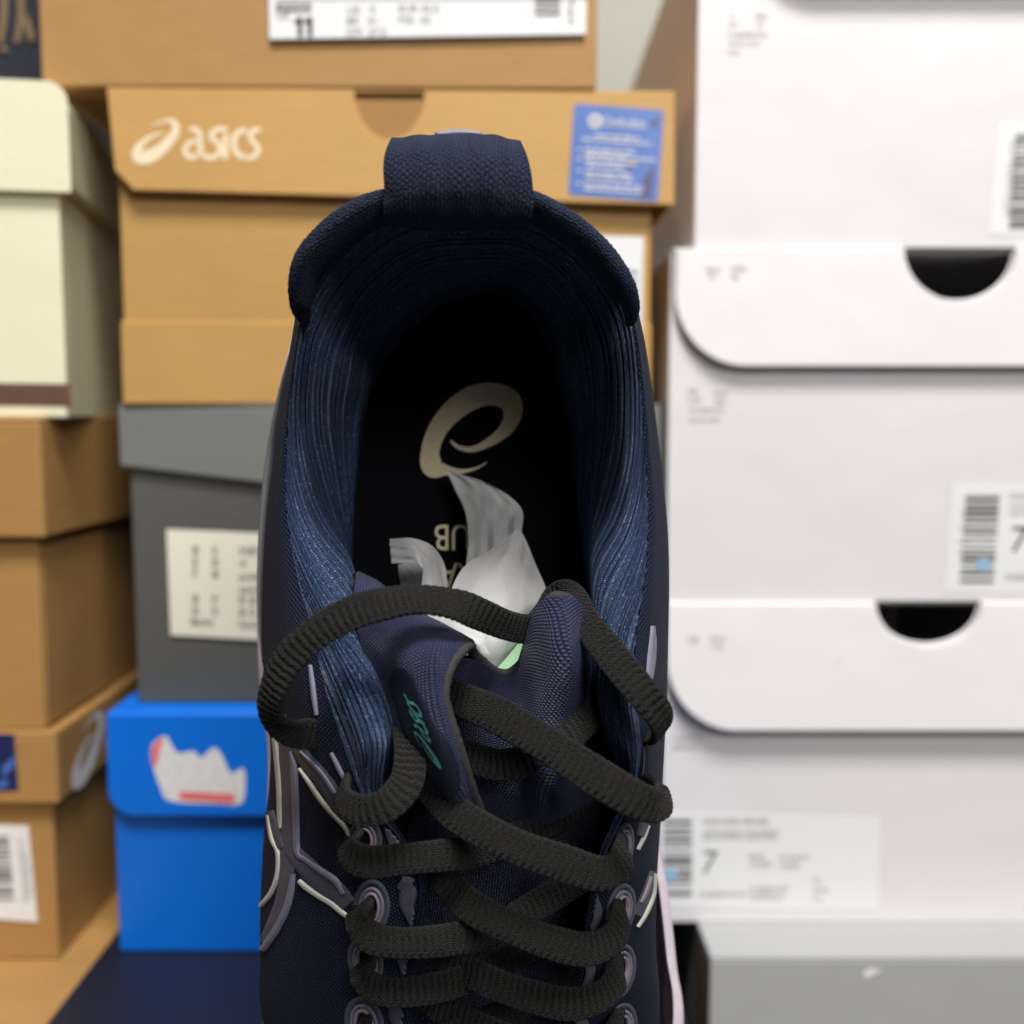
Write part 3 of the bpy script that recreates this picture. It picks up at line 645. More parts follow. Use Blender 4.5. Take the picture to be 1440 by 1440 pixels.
uf = grid_faces(NS, outer.shape[1], True)
upper = part('upper', outer.reshape(-1, 3), uf, M['upper'], uv=grid_uv(outer))
liningo = part('collar_lining', inner_d.reshape(-1, 3), grid_faces(NS, NI, True), M['lining'], uv=np.stack([np.broadcast_to(np.linspace(0, 62, NS)[:, None], (NS, NI)), r2*7.5], 2).reshape(-1, 2))
liningo.data.materials.append(M['upper'])
i0_, i1_ = int(12.7/K*NS), int(23.6/K*NS); mi = np.zeros((NS, NI-1), dtype=np.int32); mi[i0_:i1_] = 1
liningo.data.polygons.foreach_set('material_index', mi.ravel())
part('midsole', mid.reshape(-1, 3), grid_faces(260, 60, True), M['midsole'])
outs = loft([scl(MP, 0.965, 1.52), scl(MP, 0.955, 1.95), scl(MP, 0.9, 2.1), scl(MP, 0.5, 2.1), scl(MP, 0.02, 2.1)], 24, 200)
part('outsole', outs.reshape(-1, 3), grid_faces(200, 24, True), M['outsole'])
UB = BVHTree.FromPolygons([tuple(v) for v in outer.reshape(-1, 3)], uf)
# footbed
Sd = spline(NETW[7], 200, True); c0 = Sd.mean(0)
ins = np.stack([lerp(Sd*1.0, c0, t_)+fwv*(-0.02+0.12*math.sin(t_*1.5)) for t_ in np.linspace(-0.06, 1, 26)], 1)
inf = grid_faces(200, 26, True)
insole = part('insole', ins.reshape(-1, 3), inf, M['insole'], uv=grid_uv(ins))
IB = BVHTree.FromPolygons([tuple(v) for v in ins.reshape(-1, 3)], inf)

def on(bvh, px, py, lift, fallback=21.0):
    h, n_, i_, d_ = bvh.ray_cast(CAMV, ray(px, py))
    if h is None:
        return None
    if n_.dot(ray(px, py)) > 0: n_ = -n_
    return np.array(h+n_*lift), np.array(n_)
def flat_on(name, bvh, VF, mat, lift, parent, z0=0.0):
    """lay 2D art (photo pixels) on a surface as a thin raised sheet"""
    V, Fc = VF; Q = []; last = None
    for x, y in V:
        h = on(bvh, x, y, lift)
        if h is None: h = last
        Q.append(h[0] if h is not None else None); last = h if h is not None else last
    ok = [q is not None for q in Q]; Q = [q if q is not None else np.zeros(3) for q in Q]
    Fc = [f for f in Fc if all(ok[i] for i in f)]
    return part(name, Q, Fc, mat, parent)
def ribbon_on(name, bvh, path, mat, lift=0.03, thick=0.05, parent=None, closed=False, n=None, cols=7):
    """raised, softly crowned strip following a surface; path of (px, py, halfwidth px)"""
    A_ = np.array(path, float); n = n or max(30, 10*len(A_))
    Q, _ = arc_resample(A_, n, closed)
    T = (np.roll(Q, -1, 0)-np.roll(Q, 1, 0)) if closed else np.gradient(Q, axis=0)
    T = T[:, :2]/(np.linalg.norm(T[:, :2], axis=1, keepdims=True)+1e-9); N = np.stack([-T[:, 1], T[:, 0]], 1)
    G = np.zeros((n, cols, 3)); last = None
    for i in range(n):
        for j in range(cols):
            t_ = (j/(cols-1)*2-1); q = Q[i, :2]+N[i]*Q[i, 2]*t_
            prof = -0.05 if abs(t_) > 0.98 else thick*0.5*(1-0.35*t_*t_)
            h = on(bvh, q[0], q[1], lift+prof)
            if h is None: h = last if last is not None else on(bvh, Q[i, 0]+(0 if Q[i, 0] > 650 else 8), Q[i, 1], lift)
            if h is None: h = (P(q[0], q[1], 21), None)
            G[i, j] = h[0]; last = h
    return part(name, G.reshape(-1, 3), grid_faces(n, cols, closed), mat, parent, grid_uv(G))

# emblem and lettering on the insole (read from the other side, so upside down here)
Z1 = lambda pts: [(360+x*0.41667, 160+y*0.41667, w_*0.41667) for x, y, w_ in pts]
EMB = Z1([(780,1176,1),(742,1197,4),(692,1207,8),(640,1203,18),(597,1192,36),(588,1140,31),(612,1068,32),(664,1003,37),(732,958,40),(800,946,37),(855,968,38),(866,1020,30),(838,1070,22),(788,1108,15),(732,1132,10),(685,1126,7),(657,1104,4)])
flat_on('insole_print', IB, stroke2d(EMB, 120), M['beige_print'], 0.02, insole)
V, Fc = text2d('UB', 44); V = V.copy()*(-1, 1); V[:, 0] = V[:, 0]*0.92+662; V[:, 1] = 738+V[:, 1]*1.18
flat_on('insole_print', IB, (V, Fc), M['beige_print'], 0.02, insole)
V, Fc = text2d('RA', 44); V = V.copy()*(-1, 1); V[:, 0] = V[:, 0]*0.92+668; V[:, 1] = 792+V[:, 1]*1.18
flat_on('insole_print', IB, (V, Fc), M['beige_print'], 0.02, insole)

def sheet(name, rows, mat, n=90, m=90, thick=0.12, parent=None, edge_mat=None, wob=0.0):
    A_ = np.array([[P(*q) for q in r] for r in rows])
    D = spline(A_, n); G = np.transpose(spline(np.transpose(D, (1, 0, 2)), m), (1, 0, 2))
    if wob:
        nn = grid_normals(G); ii, jj = np.meshgrid(np.linspace(0, 1, n), np.linspace(0, 1, m), indexing='ij')
        G = G+nn*(wob*(np.sin(ii*23+jj*9)+np.sin(jj*31-ii*12)))[:, :, None]
    o_ = part(name, G.reshape(-1, 3), grid_faces(n, m), mat, parent, grid_uv(G))
    if thick:
        md = solid(o_, thick, 1).modifiers['solid']
        if edge_mat: o_.data.materials.append(edge_mat); md.material_offset_rim = 1
    return o_, G
def bvh_of(G): return BVHTree.FromPolygons([tuple(v) for v in G.reshape(-1, 3)], grid_faces(G.shape[0], G.shape[1]))

# tongue: main sheet (waved) and the part folded over to the left
rB = [[(640,925,18.4),(668,922,18.5),(705,947,19.0),(736,928,18.9),(757,864,18.4),(782,838,18.1),(809,852,18.5),(822,896,19.3)],
      [(622,975,18.7),(660,975,18.9),(700,985,18.9),(735,980,18.8),(765,950,18.05),(795,925,17.7),(818,930,18.6),(828,960,19.4)],
      [(630,1030,18.9),(668,1035,18.8),(705,1045,18.6),(735,1050,18.55),(765,1040,18.05),(795,1020,18.35),(818,1015,19.0),(832,1020,19.5)],
      [(612,1095,19.1),(668,1095,18.9),(710,1105,18.6),(738,1112,18.5),(765,1105,18.05),(790,1090,18.6),(815,1085,19.0),(845,1080,19.7)],
      [(575,1165,19.7),(650,1165,19.4),(700,1175,19.2),(730,1180,19.1),(760,1170,19.1),(790,1160,19.2),(820,1155,19.6),(880,1150,20.2)],
      [(560,1260,20.1),(635,1260,19.8),(690,1260,19.7),(725,1260,19.7),(755,1260,19.7),(790,1258,19.9),(825,1255,20.2),(880,1250,20.7)],
      [(545,1440,20.8),(620,1440,20.6),(680,1440,20.5),(720,1440,20.5),(750,1440,20.5),(790,1440,20.6),(825,1440,20.8),(870,1440,21.2)],
      [(590,1590,21.0),(630,1600,20.9),(670,1605,20.9),(705,1605,20.9),(735,1600,20.9),(765,1590,20.9),(790,1580,21.0),(815,1570,21.2)]]
tongue, TB = sheet('tongue', rB, M['tongue'], 160, 120, 0.13, edge_mat=M['edge'], wob=0.004)
rA = [[(498,810,19.6),(526,824,19.9),(560,850,20.1),(615,895,19.4),(664,914,18.45)],
      [(498,850,18.7),(533,856,18.6),(570,868,18.5),(622,888,18.2),(656,908,17.95)],
      [(515,900,18.4),(545,908,17.9),(578,915,17.5),(608,925,17.35),(632,935,17.5)],
      [(530,960,18.4),(558,962,17.9),(584,965,17.4),(605,972,17.15),(622,980,17.3)],
      [(545,1020,18.4),(572,1022,17.9),(600,1027,17.4),(621,1035,17.15),(641,1045,17.35)],
      [(565,1080,18.6),(592,1082,18.1),(620,1087,17.6),(640,1095,17.45),(658,1102,17.65)],
      [(590,1140,19.0),(612,1142,18.5),(635,1142,18.15),(655,1146,17.95),(674,1147,18.1)]]
tfold, TA = sheet('tongue_fold', rA, M['tongue'], 120, 90, 0.13, parent=tongue, edge_mat=M['edge'], wob=0.003)
def edge_tube(name, pts, rad, mat, parent, n=200, ring=12):
    Q_, _ = arc_resample(pts, n); T_ = np.gradient(Q_, axis=0); T_ /= np.linalg.norm(T_, axis=1, keepdims=True)
    N_ = np.cross(T_, fwv); N_ /= np.linalg.norm(N_, axis=1, keepdims=True); B_ = np.cross(T_, N_)
    G_ = np.stack([Q_+N_*math.cos(t_)*rad+B_*math.sin(t_)*rad for t_ in np.linspace(0, 2*math.pi, ring)], 1)
    G_ = G_+rng.normal(0, 0.005, G_.shape); return part(name, G_.reshape(-1, 3), grid_faces(n, ring), mat, parent, grid_uv(G_))
edge = [P(q[-1][0]+4, *q[-1][1:])-fwv*0.07 for q in rA[:0:-1]]+[P(668,921,18.4)]+[P(*q)-fwv*0.06 for q in rB[0][2:]]
edge_tube('tongue_edge', edge, 0.088, M['edge'], tongue)
edge_tube('tongue_edge', [P(*q)-fwv*0.05 for q in rA[0][:4]], 0.07, M['edge'], tongue)
BA = bvh_of(TA); BT = bvh_of(TB)
# patch with word mark
patch_path = [(566,938,6),(571,948,17),(580,975,21),(592,1008,22),(606,1042,22),(622,1076,19),(636,1104,11),(641,1114,4)]
pa = ribbon_on('tongue_patch', BA, patch_path, M['patch'], 0.13, 0.04, tongue, n=60, cols=13)
PB = BVHTree.FromPolygons([tuple((np.array(v.co)/S+np.array(ORG))) for v in pa.data.vertices], [tuple(p.vertices) for p in pa.data.polygons])
ax = np.array((-30, -88)); ay = np.array((33, 30))
def wm(VF):
    out_ = []
    for x, y in VF[0]:
        tx = (x-60)/1190; ty = (y-400)/400
        out_.append(np.array((607, 1070))+ax*tx+ay*ty*0.9)
    return np.array(out_), VF[1]
flat_on('word_mark', PB, join([wm(LOGO_2D), wm(WORD_2D)]), M['teal'], 0.012, pa)
# pale green inside of the tongue
sheet('tongue_lining', [[(690,950,19.5),(712,928,20.0),(736,900,20.6)],[(700,960,19.4),(720,948,19.6),(750,915,19.9)],[(715,985,19.5),(735,975,19.5),(765,950,19.6)]], M['mint'], 20, 20, 0.05, parent=tongue)

# collar cushion: soft roll round the heel
BPATH = [(428,452,18.9,.12,.20),(422,428,18.5,.22,.34),(431,378,18.2,.31,.46),(463,338,18.0,.34,.52),(510,304,17.85,.33,.55),(560,288,17.8,.29,.55),(652,284,17.8,.27,.55),(735,288,17.8,.27,.55),(790,314,17.9,.28,.54),(836,350,18.05,.28,.50),(872,396,18.25,.26,.45),(888,432,18.5,.18,.34),(886,456,18.9,.10,.2)]
Q, L_ = arc_resample([(*P(x, y, d), a_*0.84, b_) for x, y, d, a_, b_ in BPATH], 260)
T = np.gradient(Q[:, :3], axis=0); T /= np.linalg.norm(T, axis=1, keepdims=True)
N1 = np.cross(T, fwv); N1 /= np.linalg.norm(N1, axis=1, keepdims=True)
ang = np.linspace(0, 2*math.pi, 56, endpoint=True)
G = np.stack([Q[:, :3]+N1*(np.cos(t_)*Q[:, 3])[:, None]+fwv*(np.sin(t_)*Q[:, 4])[:, None] for t_ in ang], 1)
# vertical knit ribs across the roll
s_arc = np.linspace(0, L_, 260)
fuz = rng.normal(0, 0.006, (260, 56, 1)); 
G = G+grid_normals(G)*fuz
part('collar_cushion', G.reshape(-1, 3), grid_faces(260, 56), M['band'], uv=grid_uv(G))
def fuzz(name, G_, count, ln, mat, parent=None, outward=1.0, seed=1):
    r_ = np.random.default_rng(seed); n_, m_, _ = G_.shape; nn = grid_normals(G_)
    c_ = G_.reshape(-1, 3).mean(0)
    ii = r_.integers(1, n_-1, count); jj = r_.integers(0, m_, count)
    p_ = G_[ii, jj]; d_ = nn[ii, jj]*outward+r_.normal(0, 0.7, (count, 3)); d_ /= np.linalg.norm(d_, axis=1, keepdims=True)
    L__ = ln*r_.uniform(0.4, 1.3, (count, 1)); sd = np.cross(d_, r_.normal(0, 1, (count, 3))); sd /= np.linalg.norm(sd, axis=1, keepdims=True)
    V_ = np.stack([p_+sd*0.004, p_-sd*0.004, p_+d_*L__], 1).reshape(-1, 3)
    o_ = part(name, V_, np.arange(count*3).reshape(-1, 3), mat, parent); o_['kind'] = 'stuff'; return o_
fuzz('fuzz', G, 7000, 0.05, M['fuzz'], outward=0.0)
# heel pull tab: a wide loop over the top
rowsT = [[(546,325,20.6),(600,322,20.7),(648,321,20.7),(695,322,20.7),(742,325,20.6)],
         [(546,262,19.8),(600,258,19.9),(648,257,19.9),(695,258,19.9),(741,262,19.8)],
         [(553,216,18.6),(600,210,18.6),(645,209,18.6),(690,211,18.6),(730,218,18.6)],
         [(552,208,17.95),(600,202,17.95),(645,201,17.95),(690,203,17.95),(731,211,17.95)],
         [(547,222,17.4),(598,216,17.3),(645,216,17.3),(692,218,17.3),(738,226,17.4)],
         [(544,247,17.2),(596,240,17.05),(645,240,17.05),(694,242,17.05),(744,250,17.2)],
         [(543,276,17.25),(594,274,17.1),(645,275,17.1),(696,277,17.1),(746,282,17.25)],
         [(539,294,17.4),(594,300,17.45),(645,301,17.45),(696,302,17.45),(748,300,17.4)],
         [(545,306,17.9),(596,312,18.1),(645,313,18.1),(694,314,18.1),(742,314,17.9)]]
tabo, GT = sheet('heel_pull_tab', rowsT, M['band'], 130, 120, 0.15, wob=0.010)
fuzz('fuzz', GT, 5000, 0.05, M['fuzz'], tabo, 0.0)
rowsP = [[(612,262,20.3),(645,261,20.3),(678,262,20.3)],[(612,222,19.4),(645,220,19.4),(678,222,19.4)],[(612,195,18.7),(645,191,18.7),(678,195,18.7)],[(616,195,18.15),(645,191,18.15),(674,195,18.15)]]
sheet('pull_tab_patch', rowsP, M['tpu_lav'], 20, 20, 0.09, parent=tabo)

# heel clip edge along the left side and its pale piping
def tube(name, path, mat, parent=None, ring=12, n=160, flat=None):
    Q_, L__ = arc_resample([(*P(x, y, d), a_, b_) for x, y, d, a_, b_ in path], n)
    T_ = np.gradient(Q_[:, :3], axis=0); T_ /= np.linalg.norm(T_, axis=1, keepdims=True)
    N_ = np.cross(T_, fwv); N_ /= np.linalg.norm(N_, axis=1, keepdims=True)
    G_ = np.stack([Q_[:, :3]+N_*(np.cos(t_)*Q_[:, 3])[:, None]+fwv*(np.sin(t_)*Q_[:, 4])[:, None] for t_ in np.linspace(0, 2*math.pi, ring)], 1)
    return part(name, G_.reshape(-1, 3), grid_faces(n, ring), mat, parent, grid_uv(G_))
clip = tube('heel_clip', [(425,455,21.6,.02,.2),(410,510,21.9,.06,.4),(396,575,22.2,.10,.5),(385,640,22.4,.12,.5),(377,710,22.4,.12,.5),(372,790,22.3,.10,.5),(370,860,22.1,.07,.4),(373,930,21.9,.03,.3)], M['clip'])
tube('heel_clip_piping', [(421,460,21.5,.01,.03),(404,512,21.7,.022,.05),(389,575,21.9,.022,.05),(377,645,22.1,.022,.05),(370,715,22.1,.022,.05),(366,790,22.0,.022,.05),(366,855,21.9,.02,.05),(370,930,21.7,.01,.03)], M['tpu_pale'], clip)

# side stripes on the outer face
st = ribbon_on('side_stripe', UB, [(396,1005,8),(402,1045,13),(404,1075,15),(405,1120,14),(406,1165,14),(405,1200,15),(402,1235,13),(395,1270,12),(383,1300,11),(371,1325,9)], M['tpu_grey'], 0.010, 0.03)
ribbon_on('stripe_branch', UB, [(408,1195,14),(428,1216,18),(452,1240,19),(475,1256,18),(490,1272,14)], M['tpu_grey'], 0.012, 0.03, st)
ribbon_on('stripe_branch', UB, [(410,1040,11),(428,1066,14),(450,1092,15),(470,1120,16),(486,1150,15)], M['tpu_grey'], 0.008, 0.03, st)
ribbon_on('stripe_branch', UB, [(381,1140,5),(389,1168,7),(396,1192,7)], M['tpu_grey'], 0.02, 0.03, st)
for pth, mt in [([(387,1037,3),(391,1070,4),(394,1110,4),(395,1150,3.5),(396,1164,1.5)], 'tpu_pale'),
                ([(410,1056,1.5),(414,1080,4.5),(416,1120,5),(417,1160,5),(419,1198,4.5),(432,1209,4),(452,1224,4.5),(472,1238,4.5),(484,1256,4)], 'tpu_lav'),
                ([(436,1212,1),(452,1223,2.2),(472,1237,2.5),(483,1252,1.5)], 'tpu_pink'),
                ([(378,1146,2),(383,1178,2.6),(392,1200,3),(391,1230,3),(382,1255,3),(367,1274,3)], 'tpu_pale'),
                ([(413,1228,3),(409,1255,5),(402,1280,5.5),(388,1308,5.5),(370,1335,5)], 'tpu_lav'),
                ([(421,1238,3),(432,1248,4),(450,1260,4),(468,1271,4),(482,1283,3.5),(493,1291,2)], 'tpu_pale'),
                ([(422,1080,1.5),(436,1100,2.5),(452,1124,2.8),(470,1145,2.8),(484,1160,2.6),(492,1174,2)], 'tpu_pale'),
                ([(424,1056,1.5),(440,1072,3),(456,1090,3.5),(472,1114,3)], 'tpu_lav'),
                ([(437,935,2),(440,960,3),(443,985,3),(446,1005,2)], 'tpu_lav'),
                ([(466,1058,2),(473,1072,3),(480,1086,3),(487,1098,2)], 'tpu_lav')]:
    ribbon_on('stripe_piping', UB, pth, M[mt], 0.028, 0.045, st, cols=7)
st2 = ribbon_on('side_stripe', UB, [(918,1225,6),(912,1250,9),(903,1272,9),(897,1287,6)], M['tpu_grey'], 0.010, 0.03)
ribbon_on('stripe_branch', UB, [(917,1120,6),(908,1150,8),(900,1175,6)], M['tpu_grey'], 0.02, 0.04, st2)
for pth, mt in [([(911,1160,1.5),(904,1178,2),(896,1194,1.5)], 'tpu_pale'), ([(920,1228,2),(918,1258,2.2),(908,1284,2.2),(896,1303,1.5)], 'tpu_pale'), ([(914,1232,2),(908,1252,3),(900,1268,2)], 'tpu_pink'),
                ([(917,880,2),(917,905,5),(915,930,6),(912,958,4)], 'tpu_lav'), ([(902,1050,1.5),(900,1075,4),(896,1098,4)], 'tpu_lav')]:
    ribbon_on('stripe_piping', UB, pth, M[mt], 0.028, 0.04, st2, cols=7)

# eyelets: nested film rings, film tabs along the throat
def ringp(cx, cy, rx, ry, hw, tilt=0):
    return [(cx+rx*math.cos(t_)*math.cos(tilt)-ry*math.sin(t_)*math.sin(tilt), cy+rx*math.cos(t_)*math.sin(tilt)+ry*math.sin(t_)*math.cos(tilt), hw) for t_ in np.linspace(0, 2*math.pi, 14, endpoint=False)]
for (cx, cy, rx, ry, tl) in [(514,1180,14,20,-0.1),(522,1276,16,26,0.05),(514,1352,15,24,-0.2),(512,1440,17,26,-0.2),(516,1520,16,24,-0.2),(876,1192,8,24,0.15),(873,1280,12,26,0.2),(872,1366,13,27,0.2),(874,1448,13,26,0.2),(860,1530,13,24,0.2)]:
    rx *= 1.12; ry *= 1.12
    ey = ribbon_on('eyelet', UB, ringp(cx, cy, rx*1.25, ry*1.2, 6 if cx < 700 else 4.5, tl), M['tpu_dark'], 0.01, 0.03, closed=True, cols=5)
    ribbon_on('eyelet_ring', UB, ringp(cx, cy, rx*0.9, ry*0.92, 3.6 if cx < 700 else 3, tl), M['tpu_lav'], 0.02, 0.04, ey, closed=True, cols=5)
    ribbon_on('eyelet_ring', UB, ringp(cx, cy, rx*0.62, ry*0.7, 3 if cx < 700 else 2.2, tl), M['tpu_pink'], 0.035, 0.035, ey, closed=True, cols=5)
for pth in ([(562,1240,10),(575,1250,17),(574,1272,14),(580,1290,10),(588,1308,9)], [(545,1160,8),(552,1175,10),(556,1192,9)], [(560,1325,8),(566,1345,11),(572,1366,9)], [(556,1410,10),(560,1430,15),(570,1450,10)],
            [(846,1186,8),(848,1198,8),(850,1206,5)], [(826,1246,9),(830,1266,13),(836,1285,12),(826,1310,9)], [(820,1345,10),(826,1365,13),(818,1390,10)], [(814,1430,10),(818,1450,13),(812,1475,9)]):
    ribbon_on('eyestay_tab', UB, pth, M['tpu_dark'], 0.03, 0.06, cols=7)

# laces
def lace(path, hw, th=0.11, seedp=0.0):
    """flat tubular lace; path of (px,py,d[,nx,ny]) - nx, ny lean the flat side away from the camera"""
    A_ = []
    for q in path:
        nx, ny = (q[3], q[4]) if len(q) > 4 else (0, 0)
        nv = np.array((nx, 0, 0))+np.array((0, sp, cp))*(-ny)-fwv*max(0.05, 1-math.hypot(nx, ny)*0.8)
        A_.append((*P(*q[:3]), *nv))
    step = 0.019
    _, Ln = arc_resample(A_, 50); n = int(Ln/step)
    Q_, _ = arc_resample(A_, n)
    T_ = np.gradient(Q_[:, :3], axis=0); T_ /= np.linalg.norm(T_, axis=1, keepdims=True)
    Nn = Q_[:, 3:]; Nn = Nn-T_*(Nn*T_).sum(1, keepdims=True); Nn /= np.linalg.norm(Nn, axis=1, keepdims=True)
    Wd = np.cross(T_, Nn)
    kk = 64; G_ = np.zeros((n, kk, 3)); sa = np.arange(n)*step
    wob = 1+0.035*np.sin(sa*3.1+seedp*7)
    for j in range(kk):
        t_ = 2*math.pi*(j+0.5)/(kk-1); ct, si = math.cos(t_), math.sin(t_)
        ex = math.copysign(abs(ct)**0.55, ct)*hw; ey_ = math.copysign(abs(si)**0.45, si)*th*(1-0.15*ct*ct)
        wp = ex/hw
        rib = np.abs(np.sin(math.pi*(sa/0.128)+0.9*abs(wp)+0.3*math.sin(wp*9)))**0.9
        colm = 0.5+0.5*math.cos(wp*math.pi*6)
        dsp = 0.060*(rib-0.6)+0.026*rib*(abs(math.sin(math.pi*(wp+1)*3.5))-0.5)*(0.6+0.4*np.sin(sa*41+j))
        amp = 1+dsp/max(th, 0.05)*0.9
        G_[:, j] = Q_[:, :3]+Wd*(ex*0.97*wob*(1+dsp*0.45))[:, None]+Nn*(ey_*amp)[:, None]
    G_ = G_+rng.normal(0, 0.0022, G_.shape)
    return G_.reshape(-1, 3), grid_faces(n, kk), grid_uv(G_)
LACES = [
 # top arc over the opening
 ([(914,1034,18.3,.3,.4),(930,1026,17.6,.6,.3),(928,1006,17.1,.35,0),(903,974,17.0),(860,922,17.5),(822,872,18.4),(802,838,19.5),(784,838,20.0),(768,866,19.6),(748,884,18.9),(715,880,18.3),(680,866,17.9),(640,850,17.6,0,-.35),(590,843,17.35,0,-.35),(540,849,17.1,0,-.25),(490,864,16.95),(445,890,16.85),(407,926,16.85,-.2,0),(384,968,17.0,-.45,0),(382,1006,17.3,-.35,.3),(405,1028,17.7,0,.2),(435,1032,18.05),(462,1030,18.5)], .285),
 # small loop round the left collar end
 ([(556,975,19.0),(567,1010,18.3,.3,0),(576,1056,17.6,.2,0),(572,1098,17.2),(546,1130,16.95),(512,1140,17.0),(486,1130,17.3,-.3,0),(482,1108,17.9,-.2,0)], .285),
 # same lace crossing under the fold to the right
 ([(620,1052,18.6),(655,1062,18.5),(705,1076,18.15),(755,1064,17.95),(800,1034,18.05),(832,1005,18.6),(850,985,19.2)], .30),
 # long diagonal to the second right eyelet
 ([(600,958,18.9),(640,980,18.3),(700,1006,17.8),(765,1044,17.4),(832,1088,17.0),(890,1122,16.85),(920,1132,17.05,.2,0),(932,1120,17.5,.5,-.2),(918,1100,18.2,.3,-.3)], .325),
 ([(586,1072,18.7),(606,1108,18.1),(640,1143,17.6),(684,1170,17.3),(735,1194,17.15),(790,1213,17.15),(838,1228,17.25),(866,1222,17.5,.2,0),(878,1200,17.9,.4,-.2),(876,1184,18.8)], .31),
 ([(516,1186,18.9),(496,1182,18.2,-.3,-.3),(492,1200,17.7,-.3,0),(516,1212,17.45),(560,1209,17.45),(620,1203,17.7),(680,1196,18.1),(735,1172,18.6),(790,1145,19.0),(840,1110,19.6),(880,1085,20.4)], .285),
 ([(612,1212,18.9),(634,1246,18.4),(664,1276,18.0),(706,1298,17.75),(765,1322,17.65),(822,1335,17.75),(858,1322,18.0,.2,0),(873,1294,18.4,.4,-.2),(872,1272,19.1)], .30),
 ([(524,1280,19.1),(508,1278,18.6,-.3,-.3),(504,1300,18.2,-.3,0),(526,1320,17.95),(575,1326,17.9),(640,1320,18.1),(692,1308,18.5),(745,1278,18.9),(800,1246,19.3),(856,1214,20.0),(880,1200,20.6)], .29),
 ([(610,1325,19.3),(640,1354,18.9),(685,1379,18.5),(740,1399,18.3),(800,1412,18.2),(846,1400,18.4,.2,0),(868,1374,18.8,.4,-.2),(870,1352,19.5)], .30),
 ([(520,1352,19.4),(512,1356,18.9,-.3,-.3),(512,1378,18.6,-.3,0),(540,1394,18.4),(590,1393,18.4),(645,1380,18.7),(700,1355,19.2),(760,1326,19.6),(830,1292,20.2),(880,1270,20.9)], .285),
 ([(600,1402,19.7),(640,1428,19.3),(690,1452,19.0),(745,1472,18.8),(805,1484,18.8),(846,1474,19.0,.2,0),(868,1450,19.4,.4,-.2),(872,1430,20.0)], .30),
 ([(516,1436,19.8),(508,1442,19.4,-.3,-.3),(512,1460,19.1,-.3,0),(545,1474,18.9),(600,1468,18.9),(660,1445,19.3),(720,1420,19.8),(820,1378,20.4),(880,1350,21.0)], .285),
 ([(520,1520,20.2),(545,1548,19.5),(600,1545,19.5),(690,1540,19.4),(780,1550,19.5),(840,1545,19.8),(862,1525,20.4)], .29)]
LV, LF, LU, off = [], [], [], 0
for i, (p_, hw) in enumerate(LACES):
    v_, f_, u_ = lace(p_, hw, 0.064, i); LV.append(v_); LF += [tuple(q+off for q in f) for f in f_]; LU.append(u_+np.array((i*3.3, 0))); off += len(v_)
lace_o = part('shoelace', np.vstack(LV), LF, M['lace'], uv=np.vstack(LU))
LVV = np.vstack(LV); fuzz('fuzz', LVV[:len(LVV)//64*64].reshape(-1, 64, 3), 14000, 0.035, M['fuzz_black'], lace_o, 0.0)
# frayed thread ends at the collar seam
th = []; 
for i in range(12):
    x0, y0 = 424+random.uniform(-4, 2), 465+random.uniform(-3, 3); x1, y1 = x0-random.uniform(2, 10), y0+random.uniform(-7, 6)
    p0, p1, p2 = P(x0, y0, 19.0), P((x0+x1)/2, (y0+y1)/2-1.5, 18.9), P(x1, y1, 18.9)
    rr_ = 0.006; ring = [(np.cos(t_)*rr_, np.sin(t_)*rr_) for t_ in (0, 2.1, 4.2)]
    V = np.array([p+np.array((0, a_*0.5, 0))+np.array((b_, 0, a_)) for p in (p0, p1, p2) for a_, b_ in ring])
    th.append((V, [(j+3*i_, (j+1) % 3+3*i_, (j+1) % 3+3*i_+3, j+3*i_+3) for i_ in (0, 1) for j in range(3)]))
part('frayed_thread', *join(th), M['edge'])

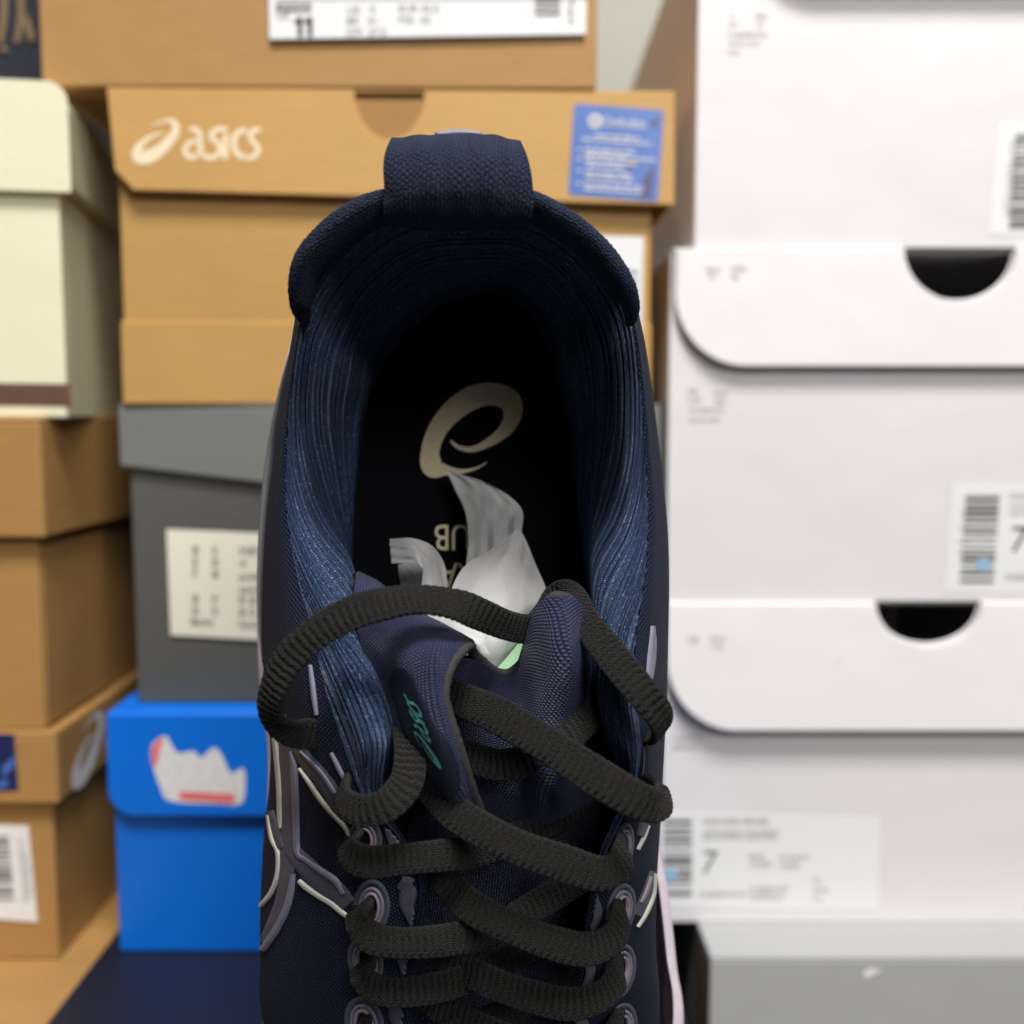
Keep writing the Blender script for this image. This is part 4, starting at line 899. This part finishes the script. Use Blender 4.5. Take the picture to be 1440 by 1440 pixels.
# ---------------------------------------------------------------- tissue paper stuffed into the forefoot
tp = thing('tissue_paper', P(680, 1000, 22.9), 0, 'crumpled white tissue paper sticking out of the shoe opening', 'tissue paper')
TO = P(680, 1000, 22.9)
def tissue(rows, n=70, m=64, wob=0.018, seed=1):
    A_ = np.array([[P(*q) for q in r] for r in rows]); D = spline(A_, n); G_ = np.transpose(spline(np.transpose(D, (1, 0, 2)), m), (1, 0, 2))
    r_ = np.random.default_rng(seed); nn = grid_normals(G_)
    ii, jj = np.meshgrid(np.linspace(0, 1, n), np.linspace(0, 1, m), indexing='ij'); h = np.zeros((n, m))
    for _ in range(14):                         # sharp little creases
        a_ = r_.uniform(0, math.pi); c_ = r_.uniform(-0.2, 1.0); dd_ = np.abs(ii*math.cos(a_)+jj*math.sin(a_)-c_); h += r_.uniform(-1, 1)*np.maximum(0, 1-dd_/r_.uniform(0.06, 0.35))
    rg_ = r_.normal(0, 1, (10, 9)); gi = ii*8.999; gj = jj*7.999; a0 = gi.astype(int); b0 = gj.astype(int); fa = gi-a0; fb = gj-b0
    fac = rg_[a0, b0]*(1-fa)*(1-fb)+rg_[a0+1, b0]*fa*(1-fb)+rg_[a0, b0+1]*(1-fa)*fb+rg_[a0+1, b0+1]*fa*fb
    G_ = G_+nn*((h*0.5+fac*0.9)*wob)[:, :, None]
    return G_
def tput(G_, nm='sheet'):
    o_ = mk(nm, G_.reshape(-1, 3), grid_faces(G_.shape[0], G_.shape[1]), M['tissue'], tp, TO, grid_uv(G_)); return o_
tput(tissue([[(627,661,23.1),(630,662,23.1),(634,663,23.1)],[(640,688,23.0),(668,678,22.9),(694,684,22.7)],[(655,722,22.9),(690,712,22.6),(731,712,22.3)],[(659,765,22.6),(695,755,22.3),(734,740,21.9)],[(655,800,22.3),(690,795,22.0),(730,790,21.9)],[(650,860,21.8),(690,860,21.6),(730,860,21.7)]], seed=2))
tput(tissue([[(728,744,21.7),(731,746,21.75),(735,752,21.9)],[(690,772,21.3),(722,780,21.2),(750,788,21.9)],[(650,800,21.0),(705,822,20.7),(766,822,21.6)],[(632,842,20.6),(695,862,20.2),(768,850,21.4)],[(640,880,20.3),(698,905,19.9),(745,895,21.0)],[(660,930,20.2),(695,955,20.0),(735,930,20.8)]], seed=3))
tput(tissue([[(548,758,21.4),(549,775,21.3),(550,792,21.2)],[(575,757,21.2),(582,774,21.0),(586,792,20.9)],[(603,765,21.3),(598,790,21.0),(594,808,20.8)],[(622,788,21.6),(610,815,21.1),(592,832,20.8)],[(630,830,21.5),(615,850,21.0),(590,858,20.6)],[(640,880,21.0),(615,885,20.7),(585,885,20.4)]], seed=4))
tput(tissue([[(560,795,22.4),(575,790,22.4),(590,790,22.3)],[(562,815,22.2),(585,815,22.1),(612,812,22.0)],[(570,850,21.8),(605,850,21.7),(650,850,21.6)],[(580,890,21.3),(630,900,21.2),(690,905,21.0)]], seed=5))
tput(tissue([[(570,862,20.9),(620,862,20.6),(680,868,20.5),(742,880,20.9)],[(585,880,20.6),(640,885,20.1),(690,890,20.0),(738,905,20.6)],[(610,905,20.4),(660,915,19.9),(690,920,19.9),(728,925,20.5)],[(640,945,20.4),(670,955,20.1),(695,960,20.1),(715,950,20.6)]], seed=6, wob=0.02))
